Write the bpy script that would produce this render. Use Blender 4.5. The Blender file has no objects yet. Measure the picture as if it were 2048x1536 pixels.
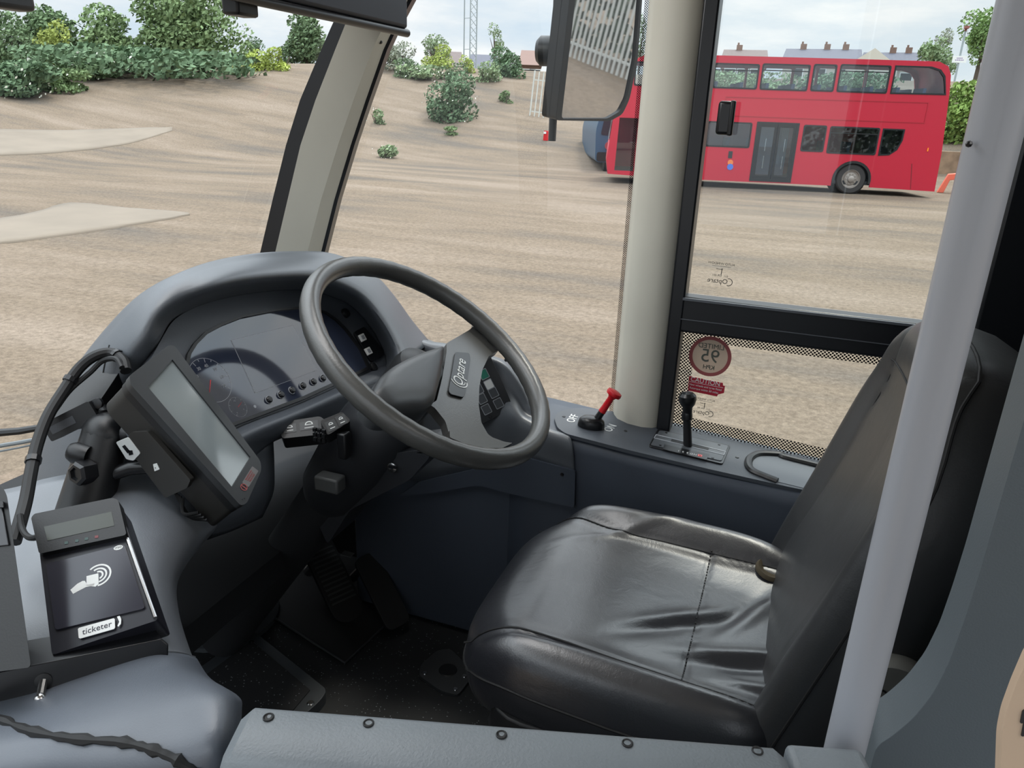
import bpy, bmesh, math, random
from mathutils import Vector as V, Matrix
from mathutils.geometry import tessellate_polygon
rnd = random.Random(7)
sc = bpy.context.scene
COL = sc.collection
sin, cos, pi, rad = math.sin, math.cos, math.pi, math.radians

# ------------------------------------------------------------------ camera
CAM_H, FPX = 2.2, 1500.0
YAW, PITCH, ROLL = rad(20), rad(20), rad(2.2)
_h = V((-sin(YAW), cos(YAW), 0)); _z = V((0, 0, 1))
CF = _h*cos(PITCH) - _z*sin(PITCH)
_r0 = V((cos(YAW), sin(YAW), 0)); _u0 = _h*sin(PITCH) + _z*cos(PITCH)
CR = _r0*cos(ROLL) + _u0*sin(ROLL); CU = _u0*cos(ROLL) - _r0*sin(ROLL)
CP = V((0, 0, CAM_H))
cam = bpy.data.cameras.new('camera'); cam_o = bpy.data.objects.new('camera', cam); COL.objects.link(cam_o)
cam.sensor_fit = 'HORIZONTAL'; cam.sensor_width = 36.0; cam.lens = 36.0*FPX/2048.0
cam.clip_start = 0.02; cam.clip_end = 600
m = Matrix((CR, CU, -CF)).transposed().to_4x4(); m.translation = CP
cam_o.matrix_world = m
sc.camera = cam_o

# ------------------------------------------------------------------ light
sc.view_settings.view_transform = 'Standard'
sc.view_settings.look = 'None'
sc.view_settings.gamma = 1.0
sc.view_settings.use_curve_mapping = False
sc.view_settings.exposure = 0.0

world = bpy.data.worlds.new('sky'); sc.world = world; world.use_nodes = True
nt = world.node_tree; nt.nodes.clear()
N = nt.nodes.new; L = nt.links.new
out = N('ShaderNodeOutputWorld'); bg = N('ShaderNodeBackground'); tc = N('ShaderNodeTexCoord')
mp = N('ShaderNodeMapping'); mp.inputs['Scale'].default_value = (1.6, 1.6, 6.5); mp.inputs['Location'].default_value = (.4, .2, .3)
nz = N('ShaderNodeTexNoise'); nz.inputs['Scale'].default_value = 2.2; nz.inputs['Detail'].default_value = 9; nz.inputs['Roughness'].default_value = .6
cr = N('ShaderNodeValToRGB')
cr.color_ramp.elements[0].position = .34; cr.color_ramp.elements[0].color = (.66, .77, .88, 1)
cr.color_ramp.elements[1].position = .62; cr.color_ramp.elements[1].color = (.96, .97, .985, 1)
e_ = cr.color_ramp.elements.new(.50); e_.color = (.80, .86, .92, 1)
L(tc.outputs['Generated'], mp.inputs['Vector']); L(mp.outputs['Vector'], nz.inputs['Vector']); L(nz.outputs['Fac'], cr.inputs['Fac'])
sx_ = N('ShaderNodeSeparateXYZ'); mr_ = N('ShaderNodeMapRange'); mr_.interpolation_type = 'SMOOTHSTEP'
mr_.inputs[1].default_value = .16; mr_.inputs[2].default_value = .80; mr_.inputs[3].default_value = 1.08; mr_.inputs[4].default_value = 4.2
L(tc.outputs['Generated'], sx_.inputs[0]); L(sx_.outputs['Z'], mr_.inputs[0]); L(mr_.outputs[0], bg.inputs['Strength'])
L(cr.outputs['Color'], bg.inputs['Color'])
L(bg.outputs['Background'], out.inputs['Surface'])

sun = bpy.data.lights.new('sun', 'SUN'); sun.energy = 2.0; sun.angle = rad(9); sun.color = (1, .93, .82)
sun_o = bpy.data.objects.new('sun', sun); COL.objects.link(sun_o)
sun_o.rotation_euler = V((-.12, -.42, -.90)).to_track_quat('-Z', 'Y').to_euler()

# ------------------------------------------------------------------ pixel -> place helpers
def ray(px, py): return CF + CR*((px-1024)/FPX) - CU*((py-768)/FPX)
def at(px, py, d): return CP + ray(px, py)*d
def onp(px, py, q, n):
    v = ray(px, py); return CP + v*((V(q)-CP).dot(n)/v.dot(n))
def onX(px, py, x): return onp(px, py, (x, 0, 0), V((1, 0, 0)))
def onY(px, py, y): return onp(px, py, (0, y, 0), V((0, 1, 0)))
def onZ(px, py, z): return onp(px, py, (0, 0, z), V((0, 0, 1)))
def frame(o, x, y, z=None):
    x = V(x).normalized(); z = (x.cross(V(y)).normalized() if z is None else V(z).normalized()); y = z.cross(x).normalized()
    mm = Matrix((x, y, z)).transposed().to_4x4(); mm.translation = V(o); return mm

# ------------------------------------------------------------------ materials
def lin(r, g, b):
    return tuple(((c/255)/12.92 if c/255 <= .04045 else ((c/255+.055)/1.055)**2.4) for c in (r, g, b)) + (1,)
MATS = {}
def mat(name, rgb, rough=.5, metal=0.0, bump=0.0, bscale=300, var=0.0, vscale=4, spec=.5, coat=0.0, emit=0.0):
    if name in MATS: return MATS[name]
    mt = bpy.data.materials.new(name); mt.use_nodes = True; t = mt.node_tree
    b = t.nodes['Principled BSDF']
    c = lin(*rgb)
    b.inputs['Base Color'].default_value = c; b.inputs['Roughness'].default_value = rough
    b.inputs['Metallic'].default_value = metal; b.inputs['Specular IOR Level'].default_value = spec
    if coat: b.inputs['Coat Weight'].default_value = coat; b.inputs['Coat Roughness'].default_value = .08
    if emit: b.inputs['Emission Color'].default_value = c; b.inputs['Emission Strength'].default_value = emit
    if bump or var:
        g = t.nodes.new('ShaderNodeTexCoord')
    if bump:
        n = t.nodes.new('ShaderNodeTexNoise'); n.inputs['Scale'].default_value = bscale; n.inputs['Detail'].default_value = 3
        bp = t.nodes.new('ShaderNodeBump'); bp.inputs['Strength'].default_value = bump; bp.inputs['Distance'].default_value = .002
        t.links.new(g.outputs['Object'], n.inputs['Vector']); t.links.new(n.outputs['Fac'], bp.inputs['Height'])
        t.links.new(bp.outputs['Normal'], b.inputs['Normal'])
    if var:
        n = t.nodes.new('ShaderNodeTexNoise'); n.inputs['Scale'].default_value = vscale; n.inputs['Detail'].default_value = 6
        r = t.nodes.new('ShaderNodeValToRGB')
        r.color_ramp.elements[0].position = .3; r.color_ramp.elements[1].position = .7
        r.color_ramp.elements[0].color = tuple(max(0, x*(1-var)) for x in c[:3])+(1,)
        r.color_ramp.elements[1].color = tuple(min(1, x*(1+var)) for x in c[:3])+(1,)
        t.links.new(g.outputs['Object'], n.inputs['Vector']); t.links.new(n.outputs['Fac'], r.inputs['Fac'])
        t.links.new(r.outputs['Color'], b.inputs['Base Color'])
    MATS[name] = mt; return mt
def glass_mat(name, tint=(.96, .98, .97), ior=1.45, rough=.0):
    mt = bpy.data.materials.new(name); mt.use_nodes = True; t = mt.node_tree; t.nodes.clear()
    o = t.nodes.new('ShaderNodeOutputMaterial'); a = t.nodes.new('ShaderNodeBsdfTransparent'); g = t.nodes.new('ShaderNodeBsdfGlossy')
    mx = t.nodes.new('ShaderNodeMixShader'); fr = t.nodes.new('ShaderNodeFresnel')
    ge = t.nodes.new('ShaderNodeNewGeometry'); mi = t.nodes.new('ShaderNodeMapRange')      # same reflectance from either side of the sheet
    mi.inputs[3].default_value = ior; mi.inputs[4].default_value = 1/ior
    t.links.new(ge.outputs['Backfacing'], mi.inputs[0]); t.links.new(mi.outputs[0], fr.inputs['IOR'])
    a.inputs['Color'].default_value = tint+(1,); g.inputs['Roughness'].default_value = rough
    t.links.new(fr.outputs[0], mx.inputs[0]); t.links.new(a.outputs[0], mx.inputs[1]); t.links.new(g.outputs[0], mx.inputs[2])
    t.links.new(mx.outputs[0], o.inputs[0]); MATS[name] = mt; return mt
def ground_mat():
    mt = bpy.data.materials.new('gravel_ground'); mt.use_nodes = True; t = mt.node_tree; b = t.nodes['Principled BSDF']
    g = t.nodes.new('ShaderNodeTexCoord'); n = t.nodes.new
    b.inputs['Roughness'].default_value = .95; b.inputs['Specular IOR Level'].default_value = .1
    mp = n('ShaderNodeMapping'); mp.inputs['Rotation'].default_value = (0, 0, rad(-12)); mp.inputs['Scale'].default_value = (.05, .22, .1)
    n1 = n('ShaderNodeTexNoise'); n1.inputs['Scale'].default_value = 2.4; n1.inputs['Detail'].default_value = 10; n1.inputs['Roughness'].default_value = .62
    r1 = n('ShaderNodeValToRGB')
    els = r1.color_ramp.elements
    els[0].position = .34; els[0].color = lin(104, 97, 90); els[1].position = .66; els[1].color = lin(139, 126, 113)
    e = els.new(.5); e.color = lin(125, 112, 98)
    n2 = n('ShaderNodeTexNoise'); n2.inputs['Scale'].default_value = 16.; n2.inputs['Detail'].default_value = 8; n2.inputs['Roughness'].default_value = .75
    r2 = n('ShaderNodeValToRGB'); r2.color_ramp.elements[0].position = .32; r2.color_ramp.elements[1].position = .68
    r2.color_ramp.elements[0].color = (.50, .49, .48, 1); r2.color_ramp.elements[1].color = (1.2, 1.2, 1.2, 1)
    n3 = n('ShaderNodeTexNoise'); n3.inputs['Scale'].default_value = 70.; n3.inputs['Detail'].default_value = 5; n3.inputs['Roughness'].default_value = .8
    r3 = n('ShaderNodeValToRGB'); r3.color_ramp.elements[0].position = .36; r3.color_ramp.elements[1].position = .64
    r3.color_ramp.elements[0].color = (.62, .62, .62, 1); r3.color_ramp.elements[1].color = (1.15, 1.15, 1.15, 1)
    m1 = n('ShaderNodeMix'); m1.data_type = 'RGBA'; m1.blend_type = 'MULTIPLY'; m1.inputs[0].default_value = .8
    m2 = n('ShaderNodeMix'); m2.data_type = 'RGBA'; m2.blend_type = 'MULTIPLY'; m2.inputs[0].default_value = .6
    k = t.links.new
    k(g.outputs['Object'], mp.inputs[0]); k(mp.outputs[0], n1.inputs['Vector']); k(n1.outputs['Fac'], r1.inputs[0])
    k(g.outputs['Object'], n2.inputs['Vector']); k(n2.outputs['Fac'], r2.inputs[0]); k(g.outputs['Object'], n3.inputs['Vector']); k(n3.outputs['Fac'], r3.inputs[0])
    k(r1.outputs[0], m1.inputs[6]); k(r2.outputs[0], m1.inputs[7]); k(m1.outputs[2], m2.inputs[6]); k(r3.outputs[0], m2.inputs[7])
    k(m2.outputs[2], b.inputs['Base Color'])
    bp = n('ShaderNodeBump'); bp.inputs['Strength'].default_value = .5; bp.inputs['Distance'].default_value = .03
    k(n2.outputs['Fac'], bp.inputs['Height']); k(bp.outputs[0], b.inputs['Normal'])
    return mt
def speckle_mat(name, base, dots):
    mt = bpy.data.materials.new(name); mt.use_nodes = True; t = mt.node_tree; b = t.nodes['Principled BSDF']; n = t.nodes.new
    g = n('ShaderNodeTexCoord'); v = n('ShaderNodeTexVoronoi'); v.inputs['Scale'].default_value = 130
    r = n('ShaderNodeValToRGB'); r.color_ramp.interpolation = 'CONSTANT'
    r.color_ramp.elements[0].color = lin(*dots); r.color_ramp.elements[1].position = .17; r.color_ramp.elements[1].color = lin(*base)
    w = n('ShaderNodeTexNoise'); w.inputs['Scale'].default_value = 60
    r2 = n('ShaderNodeValToRGB'); r2.color_ramp.elements[0].position = .48; r2.color_ramp.elements[1].position = .56
    mx = n('ShaderNodeMix'); mx.data_type = 'RGBA'; mx.inputs[6].default_value = lin(*base)
    k = t.links.new
    k(g.outputs['Object'], v.inputs['Vector']); k(v.outputs['Distance'], r.inputs[0]); k(g.outputs['Object'], w.inputs['Vector'])
    k(w.outputs['Fac'], r2.inputs[0]); k(r2.outputs[0], mx.inputs[0]); k(r.outputs[0], mx.inputs[7]); k(mx.outputs[2], b.inputs['Base Color'])
    b.inputs['Roughness'].default_value = .75
    return mt
def leather_mat(name, rgb, rough=.36):
    mt = bpy.data.materials.new(name); mt.use_nodes = True; t = mt.node_tree; b = t.nodes['Principled BSDF']; n = t.nodes.new; k = t.links.new
    b.inputs['Base Color'].default_value = lin(*rgb); b.inputs['Specular IOR Level'].default_value = 1.0; b.inputs['Coat Weight'].default_value = .35; b.inputs['Coat Roughness'].default_value = .3
    g = n('ShaderNodeTexCoord')
    a = n('ShaderNodeTexNoise'); a.inputs['Scale'].default_value = 9; a.inputs['Detail'].default_value = 5
    mr = n('ShaderNodeMapRange'); mr.inputs[3].default_value = rough-.07; mr.inputs[4].default_value = rough+.12
    v = n('ShaderNodeTexVoronoi'); v.inputs['Scale'].default_value = 420
    w = n('ShaderNodeTexNoise'); w.inputs['Scale'].default_value = 26; w.inputs['Detail'].default_value = 6; w.inputs['Distortion'].default_value = .8
    b1 = n('ShaderNodeBump'); b1.inputs['Strength'].default_value = .10; b1.inputs['Distance'].default_value = .001
    b2 = n('ShaderNodeBump'); b2.inputs['Strength'].default_value = .16; b2.inputs['Distance'].default_value = .006
    k(g.outputs['Object'], a.inputs['Vector']); k(a.outputs['Fac'], mr.inputs[0]); k(mr.outputs[0], b.inputs['Roughness'])
    k(g.outputs['Object'], v.inputs['Vector']); k(g.outputs['Object'], w.inputs['Vector'])
    k(v.outputs['Distance'], b1.inputs['Height']); k(w.outputs['Fac'], b2.inputs['Height']); k(b1.outputs[0], b2.inputs['Normal']); k(b2.outputs[0], b.inputs['Normal'])
    return mt
def frit_mat():
    # black printed dots on clear glass, hexagonal raster in object X-Z
    mt = bpy.data.materials.new('printed_dots'); mt.use_nodes = True; t = mt.node_tree; t.nodes.clear(); n = t.nodes.new; k = t.links.new
    o = n('ShaderNodeOutputMaterial'); tr = n('ShaderNodeBsdfTransparent'); d = n('ShaderNodeBsdfDiffuse'); d.inputs[0].default_value = (.01, .01, .012, 1)
    mx = n('ShaderNodeMixShader'); g = n('ShaderNodeUVMap')
    v = n('ShaderNodeTexVoronoi'); v.voronoi_dimensions = '2D'; v.inputs['Scale'].default_value = 1.0; v.inputs['Randomness'].default_value = 0
    lt = n('ShaderNodeMath'); lt.operation = 'LESS_THAN'; lt.inputs[1].default_value = .40
    mp = n('ShaderNodeMapping'); mp.inputs['Rotation'].default_value = (0, 0, rad(45)); mp.inputs['Scale'].default_value = (185, 185, 1)
    k(g.outputs[0], mp.inputs[0]); k(mp.outputs[0], v.inputs['Vector']); k(v.outputs['Distance'], lt.inputs[0])
    k(lt.outputs[0], mx.inputs[0]); k(tr.outputs[0], mx.inputs[1]); k(d.outputs[0], mx.inputs[2]); k(mx.outputs[0], o.inputs[0])
    return mt

M_ground = ground_mat()
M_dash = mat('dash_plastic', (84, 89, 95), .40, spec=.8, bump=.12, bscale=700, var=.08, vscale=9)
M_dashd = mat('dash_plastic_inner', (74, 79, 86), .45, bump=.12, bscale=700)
M_panel = mat('side_panel_plastic', (62, 69, 80), .5, bump=.1, bscale=600)
M_wing = mat('console_plastic', (104, 108, 114), .36, spec=.9, bump=.12, bscale=600, var=.12, vscale=7)
M_rail = mat('door_rail_plastic', (114, 121, 126), .48, bump=.25, bscale=420, var=.06, vscale=12)
M_part = mat('partition_plastic', (92, 100, 105), .5, bump=.1, bscale=500)
M_cream = mat('cream_pillar_plastic', (202, 199, 186), .5, var=.05, vscale=5)
M_black = mat('black_plastic', (21, 22, 24), .42, bump=.06, bscale=500)
M_blackm = mat('black_satin', (20, 21, 24), .3)
M_rubber = mat('black_rubber', (16, 17, 19), .6)
M_frame = mat('black_window_frame', (22, 24, 28), .35)
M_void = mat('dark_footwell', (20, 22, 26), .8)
M_wheel = mat('steering_rim_plastic', (70, 70, 68), .32, spec=.8, bump=.12, bscale=350, var=.1, vscale=14)
M_hub = mat('horn_pad_plastic', (58, 60, 62), .36, bump=.05, bscale=600)
M_leather = leather_mat('black_leather', (34, 35, 40), .34)
M_leather2 = leather_mat('black_vinyl', (26, 27, 29), .48)
M_seam = mat('black_thread', (14, 14, 15), .7)
M_pole = mat('grey_pole_coating', (160, 163, 170), .35, coat=.2)
M_white = mat('white_print', (226, 228, 226), .6)
M_grey = mat('grey_print', (150, 154, 160), .6)
M_red = mat('red_plastic', (196, 24, 34), .3)
M_redp = mat('red_print', (178, 34, 56), .6)
M_steel = mat('bare_steel', (200, 200, 200), .25, metal=1)
M_chrome = mat('mirror_silver', (206, 206, 208), .02, metal=1)
M_glass = glass_mat('clear_glass')
M_frit = frit_mat()
M_floor = speckle_mat('speckled_floor', (26, 28, 30), (120, 124, 128))
M_hatch = speckle_mat('speckled_tread', (30, 31, 33), (140, 142, 146))
M_cluster = mat('instrument_glass', (44, 50, 66), .06, spec=.8)
M_screen = mat('screen_glass', (120, 128, 130), .12, spec=.7, coat=.6)
M_lcd = mat('lcd_dark', (48, 52, 40), .2)
M_leafs = {}
def leafmat(rgb):
    if rgb not in M_leafs:
        M_leafs[rgb] = mat('leaves_%d' % len(M_leafs), rgb, .8, var=.35, vscale=1.3, spec=.1)
    return M_leafs[rgb]
M_bark = mat('bark', (84, 74, 64), .9)
M_busred = mat('red_bus_paint', (180, 36, 56), .30, spec=.4)
M_busglass = glass_mat('bus_window_glass', (.82, .88, .92), 1.75, .02)
M_dark = mat('dark_interior', (40, 42, 46), .8)

# ------------------------------------------------------------------ mesh builder
def tag(o, label=None, cat=None, group=None, kind=None):
    for k_, v_ in (('label', label), ('category', cat), ('group', group), ('kind', kind)):
        if v_: o[k_] = v_
    return o
def thing(name, label, cat, loc, group=None):
    o = bpy.data.objects.new(name, None); COL.objects.link(o); o.location = V(loc); o.empty_display_size = .05
    tag(o, label, cat, group); return o
def wloc(o):
    p = V((0, 0, 0))
    while o is not None: p += o.location; o = o.parent
    return p
class MB:
    def __init__(s): s.v = []; s.f = []; s.uv = None
    def add(s, vs, fs, M=None):
        k = len(s.v); s.v += [(M @ V(p)) if M else V(p) for p in vs]; s.f += [tuple(i+k for i in f) for f in fs]; return s
    def box(s, c, d, M=None):
        x, y, z = c; a, b, e = d[0]/2, d[1]/2, d[2]/2
        vs = [(x+i*a, y+j*b, z+l*e) for i in (-1, 1) for j in (-1, 1) for l in (-1, 1)]
        return s.add(vs, [(0, 1, 3, 2), (4, 6, 7, 5), (0, 4, 5, 1), (2, 3, 7, 6), (0, 2, 6, 4), (1, 5, 7, 3)], M)
    def cyl(s, p0, p1, r0, r1=None, n=16, caps=True, M=None):
        p0, p1 = V(p0), V(p1); r1 = r0 if r1 is None else r1
        d = (p1-p0).normalized(); a = d.orthogonal().normalized(); b = d.cross(a)
        vs = [p + (a*cos(2*pi*i/n)+b*sin(2*pi*i/n))*r for p, r in ((p0, r0), (p1, r1)) for i in range(n)]
        fs = [(i, (i+1) % n, n+(i+1) % n, n+i) for i in range(n)]
        if caps: fs += [tuple(range(n))[::-1], tuple(range(n, 2*n))]
        return s.add(vs, fs, M)
    def lathe(s, o, axis, prof, n=24, M=None):
        o = V(o); d = V(axis).normalized(); a = d.orthogonal().normalized(); b = d.cross(a); vs = []; fs = []
        for (r, h) in prof: vs += [o+d*h+(a*cos(2*pi*i/n)+b*sin(2*pi*i/n))*max(r, 1e-5) for i in range(n)]
        for j in range(len(prof)-1): fs += [(j*n+i, j*n+(i+1) % n, (j+1)*n+(i+1) % n, (j+1)*n+i) for i in range(n)]
        return s.add(vs, fs, M)
    def tube(s, pts, r, n=8, closed=False, M=None):
        pts = [V(p) for p in pts]; K = len(pts); vs = []; fs = []; a = None
        rs = r if isinstance(r, (list, tuple)) else [r]*K
        for i, p in enumerate(pts):
            t = (pts[(i+1) % K]-pts[i-1]) if closed else (pts[min(i+1, K-1)]-pts[max(i-1, 0)])
            t.normalize()
            a = t.orthogonal().normalized() if a is None else (a-t*a.dot(t)).normalized()
            b = t.cross(a)
            vs += [p+(a*cos(2*pi*j/n)+b*sin(2*pi*j/n))*rs[i] for j in range(n)]
        R = K if closed else K-1
        for i in range(R):
            q = (i+1) % K
            fs += [(i*n+j, i*n+(j+1) % n, q*n+(j+1) % n, q*n+j) for j in range(n)]
        if not closed: fs += [tuple(range(n))[::-1], tuple((K-1)*n+j for j in range(n))]
        return s.add(vs, fs, M)
    def ball(s, c, r, n=16, M=None):
        rr = r if isinstance(r, (tuple, list)) else (r, r, r); c = V(c); vs = []; fs = []; h = n//2
        for j in range(h+1):
            th = pi*j/h
            for i in range(n):
                vs.append((c[0]+rr[0]*sin(th)*cos(2*pi*i/n), c[1]+rr[1]*sin(th)*sin(2*pi*i/n), c[2]+rr[2]*cos(th)))
        for j in range(h): fs += [(j*n+i, (j+1)*n+i, (j+1)*n+(i+1) % n, j*n+(i+1) % n) for i in range(n)]
        return s.add(vs, fs, M)
    def grid(s, rows, flip=False):
        nr, nc = len(rows), len(rows[0]); vs = [p for r in rows for p in r]
        fs = [(i*nc+j, i*nc+j+1, (i+1)*nc+j+1, (i+1)*nc+j) for i in range(nr-1) for j in range(nc-1)]
        return s.add(vs, [f[::-1] for f in fs] if flip else fs)
    def prism(s, outer, holes=(), z0=0., z1=.01, M=None):
        loops = [[V((p[0], p[1], 0)) for p in lp] for lp in [outer]+list(holes)]
        tri = tessellate_polygon(loops); flat = [p for lp in loops for p in lp]; n = len(flat)
        vs = [(p.x, p.y, z0) for p in flat]+[(p.x, p.y, z1) for p in flat]; fs = []
        for t in tri:
            a, b, c = (flat[i] for i in t)
            up = (b.x-a.x)*(c.y-a.y)-(b.y-a.y)*(c.x-a.x) > 0
            t = tuple(t) if up else tuple(t)[::-1]
            fs += [tuple(i+n for i in t), t[::-1]]
        k = 0
        for li, lp in enumerate(loops):
            ar = sum(lp[i-1].x*lp[i].y-lp[i].x*lp[i-1].y for i in range(len(lp))); q = len(lp)
            for i in range(q):
                a, b = k+i, k+(i+1) % q
                f = (a, b, b+n, a+n)
                fs.append(f if (ar > 0) == (li == 0) else f[::-1])
            k += q
        return s.add(vs, fs, M)
    def build(s, name, material, parent=None, smooth=True, bevel=0, seg=2, sub=0, fix=True, angle=35, solid=0):
        if parent is None:
            xs = [min(p[i] for p in s.v) for i in range(3)]; xe = [max(p[i] for p in s.v) for i in range(3)]
            o0 = V(((xs[0]+xe[0])/2, (xs[1]+xe[1])/2, xs[2]))
        else: o0 = wloc(parent)
        me = bpy.data.meshes.new(name); me.from_pydata([tuple(p-o0) for p in s.v], [], s.f); me.update()
        if fix:
            bm = bmesh.new(); bm.from_mesh(me); bmesh.ops.remove_doubles(bm, verts=bm.verts, dist=1e-6)
            bmesh.ops.recalc_face_normals(bm, faces=bm.faces); bm.to_mesh(me); bm.free()
        if smooth:
            me.polygons.foreach_set('use_smooth', [True]*len(me.polygons)); me.set_sharp_from_angle(angle=rad(angle))
        me.materials.append(material)
        o = bpy.data.objects.new(name, me); COL.objects.link(o)
        if parent is None: o.location = o0
        else: o.parent = parent
        if solid: d = o.modifiers.new('solid', 'SOLIDIFY'); d.thickness = solid; d.offset = -1
        if bevel: d = o.modifiers.new('bevel', 'BEVEL'); d.width = bevel; d.segments = seg; d.limit_method = 'ANGLE'; d.angle_limit = rad(40); d.harden_normals = False
        if sub: d = o.modifiers.new('sub', 'SUBSURF'); d.levels = sub; d.render_levels = sub
        return o
def cat(pts, n, closed=False):
    """Catmull-Rom resample to n points"""
    K = len(pts); out = []
    for i in range(n):
        t = i/n*K if closed else i/(n-1)*(K-1)
        j = int(t); u = t-j
        if not closed and j >= K-1: j, u = K-2, 1.0
        g = (lambda q: pts[q % K]) if closed else (lambda q: pts[max(0, min(K-1, q))])
        if not closed and j-1 < 0: p0 = pts[0]*2-pts[1]
        else: p0 = g(j-1)
        if not closed and j+2 > K-1: p3 = pts[K-1]*2-pts[K-2]
        else: p3 = g(j+2)
        p1, p2 = g(j), g(j+1)
        out.append((p1*2 + (p2-p0)*u + (p0*2-p1*5+p2*4-p3)*u*u + (p1*3-p0-p2*3+p3)*u**3)*.5)
    return out
def surf(rows, nr, nc):
    rr = [cat(r, nc) for r in rows]
    cols = [cat([r[j] for r in rr], nr) for j in range(nc)]
    return [[cols[j][i] for j in range(nc)] for i in range(nr)]
def rrect(w, h, r, n=5, cx=0, cy=0):
    p = []
    for (sx, sy, a0) in ((1, 1, 0), (-1, 1, 90), (-1, -1, 180), (1, -1, 270)):
        for i in range(n+1):
            a = rad(a0+90*i/n); p.append((cx+sx*(w/2-r)+r*cos(a), cy+sy*(h/2-r)+r*sin(a)))
    return p
def rpoly(pts, r, n=4):
    """round the corners of a polygon"""
    o = []; K = len(pts)
    for i in range(K):
        p, a, b = V(pts[i]).to_2d(), V(pts[i-1]).to_2d(), V(pts[(i+1) % K]).to_2d()
        da, db = (a-p), (b-p); rr = min(r, da.length*.45, db.length*.45)
        A, B = p+da.normalized()*rr, p+db.normalized()*rr
        for j in range(n+1):
            t = j/n; o.append(tuple(A*(1-t)**2+p*2*t*(1-t)+B*t*t))
    return o
def circ(cx, cy, r, n=24, a0=0, a1=360):
    k = n if a1-a0 >= 360 else n+1
    return [(cx+r*cos(rad(a0+(a1-a0)*i/n)), cy+r*sin(rad(a0+(a1-a0)*i/n))) for i in range(k)]
def to2(M, p):
    q = M.inverted() @ V(p); return (q.x, q.y)
def pxpoly(M, pts):
    """photo outline -> outline on the plane of frame M"""
    o = M.translation; n = M.to_3x3().col[2]
    return [to2(M, onp(x, y, o, n)) for x, y in pts]
def arcband(cx, cy, r0, r1, a0, a1, n=20):
    return [(cx+r1*cos(rad(a0+(a1-a0)*i/n)), cy+r1*sin(rad(a0+(a1-a0)*i/n))) for i in range(n+1)] + \
           [(cx+r0*cos(rad(a1+(a0-a1)*i/n)), cy+r0*sin(rad(a1+(a0-a1)*i/n))) for i in range(n+1)]
def text(name, s, M, size, material, parent, mirror=False, align='CENTER', depth=.0003, stretch=1.0, shear=0):
    cu = bpy.data.curves.new(name, 'FONT'); cu.body = s; cu.size = size; cu.align_x = align; cu.align_y = 'CENTER'; cu.extrude = depth; cu.resolution_u = 3
    cu.shear = shear
    tmp = bpy.data.objects.new(name, cu); COL.objects.link(tmp)
    dg = bpy.context.evaluated_depsgraph_get(); me = bpy.data.meshes.new_from_object(tmp.evaluated_get(dg))
    bpy.data.objects.remove(tmp); me.name = name
    S = Matrix.Diagonal((-stretch if mirror else stretch, 1, 1, 1))
    me.transform(Matrix.Translation(-wloc(parent)) @ M @ S)
    me.materials.clear(); me.materials.append(material)
    o = bpy.data.objects.new(name, me); COL.objects.link(o); o.parent = parent
    return o
def screwhead(p, n, r, name, parent, material):
    return MB().cyl(V(p)-V(n)*.004, V(p)+V(n)*.0008, r, n=12).build(name, material, parent)

# ================================================================== THE YARD
def smooth01(t): t = max(0., min(1., t)); return t*t*(3-2*t)
def terrain(x, y):
    if y < -2: return 0.
    r = math.hypot(x, y); az = math.degrees(math.atan2(x, y))
    h = smooth01((r-31)/27)*4.9
    h *= 1-.25*smooth01((az+30)/-25)
    return h + .05*sin(x*.31+y*.11)*smooth01((r-8)/12)*sin(y*.23)
def build_ground():
    b = MB(); rows = []
    ys = [-14+i*1.0 for i in range(130)]; xs = [-95+i*1.25 for i in range(133)]
    for y in ys: rows.append([V((x, y, terrain(x, y))) for x in xs])
    b.grid(rows)
    o = b.build('ground', M_ground, fix=False)
    tag(o, kind='structure')
    return o
build_ground()

def ground_pt(px, py, r0=6, r1=95):
    d = ray(px, py); p = None; t = r0
    while t < r1:
        p = CP+d*t
        if p.z <= terrain(p.x, p.y): return p
        t += .1
    return CP+d*r1
def slab(name, label, catg, top, bot, material, h=.03):
    rows = []
    n = 24
    T, B = cat([V((*q, 0)) for q in top], n), cat([V((*q, 0)) for q in bot], n)
    for j in range(9):
        row = []
        for i in range(n):
            q = T[i].lerp(B[i], j/8); p = ground_pt(q.x, q.y); row.append(V((p.x, p.y, terrain(p.x, p.y)+h)))
        rows.append(row)
    o = MB().grid(rows).build(name, material, solid=.08)
    return tag(o, label, catg, 'concrete slabs in the yard')
M_conc = mat('pale_concrete', (119, 109, 97), .9, bump=.3, bscale=40, var=.10, vscale=.8)
slab('concrete_slab', 'pale flat concrete slab with a pointed corner in the yard seen through the windscreen', 'slab',
     [(-140, 462), (60, 430), (135, 409), (240, 417), (376, 428)], [(-140, 505), (0, 490), (150, 470), (280, 450), (380, 432)], M_conc)
slab('concrete_strip', 'long pale concrete strip across the yard, farther off than the pointed slab', 'slab',
     [(-140, 262), (0, 260), (130, 262), (250, 258), (345, 256)], [(-140, 314), (0, 312), (120, 306), (250, 290), (345, 262)], M_conc)

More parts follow.
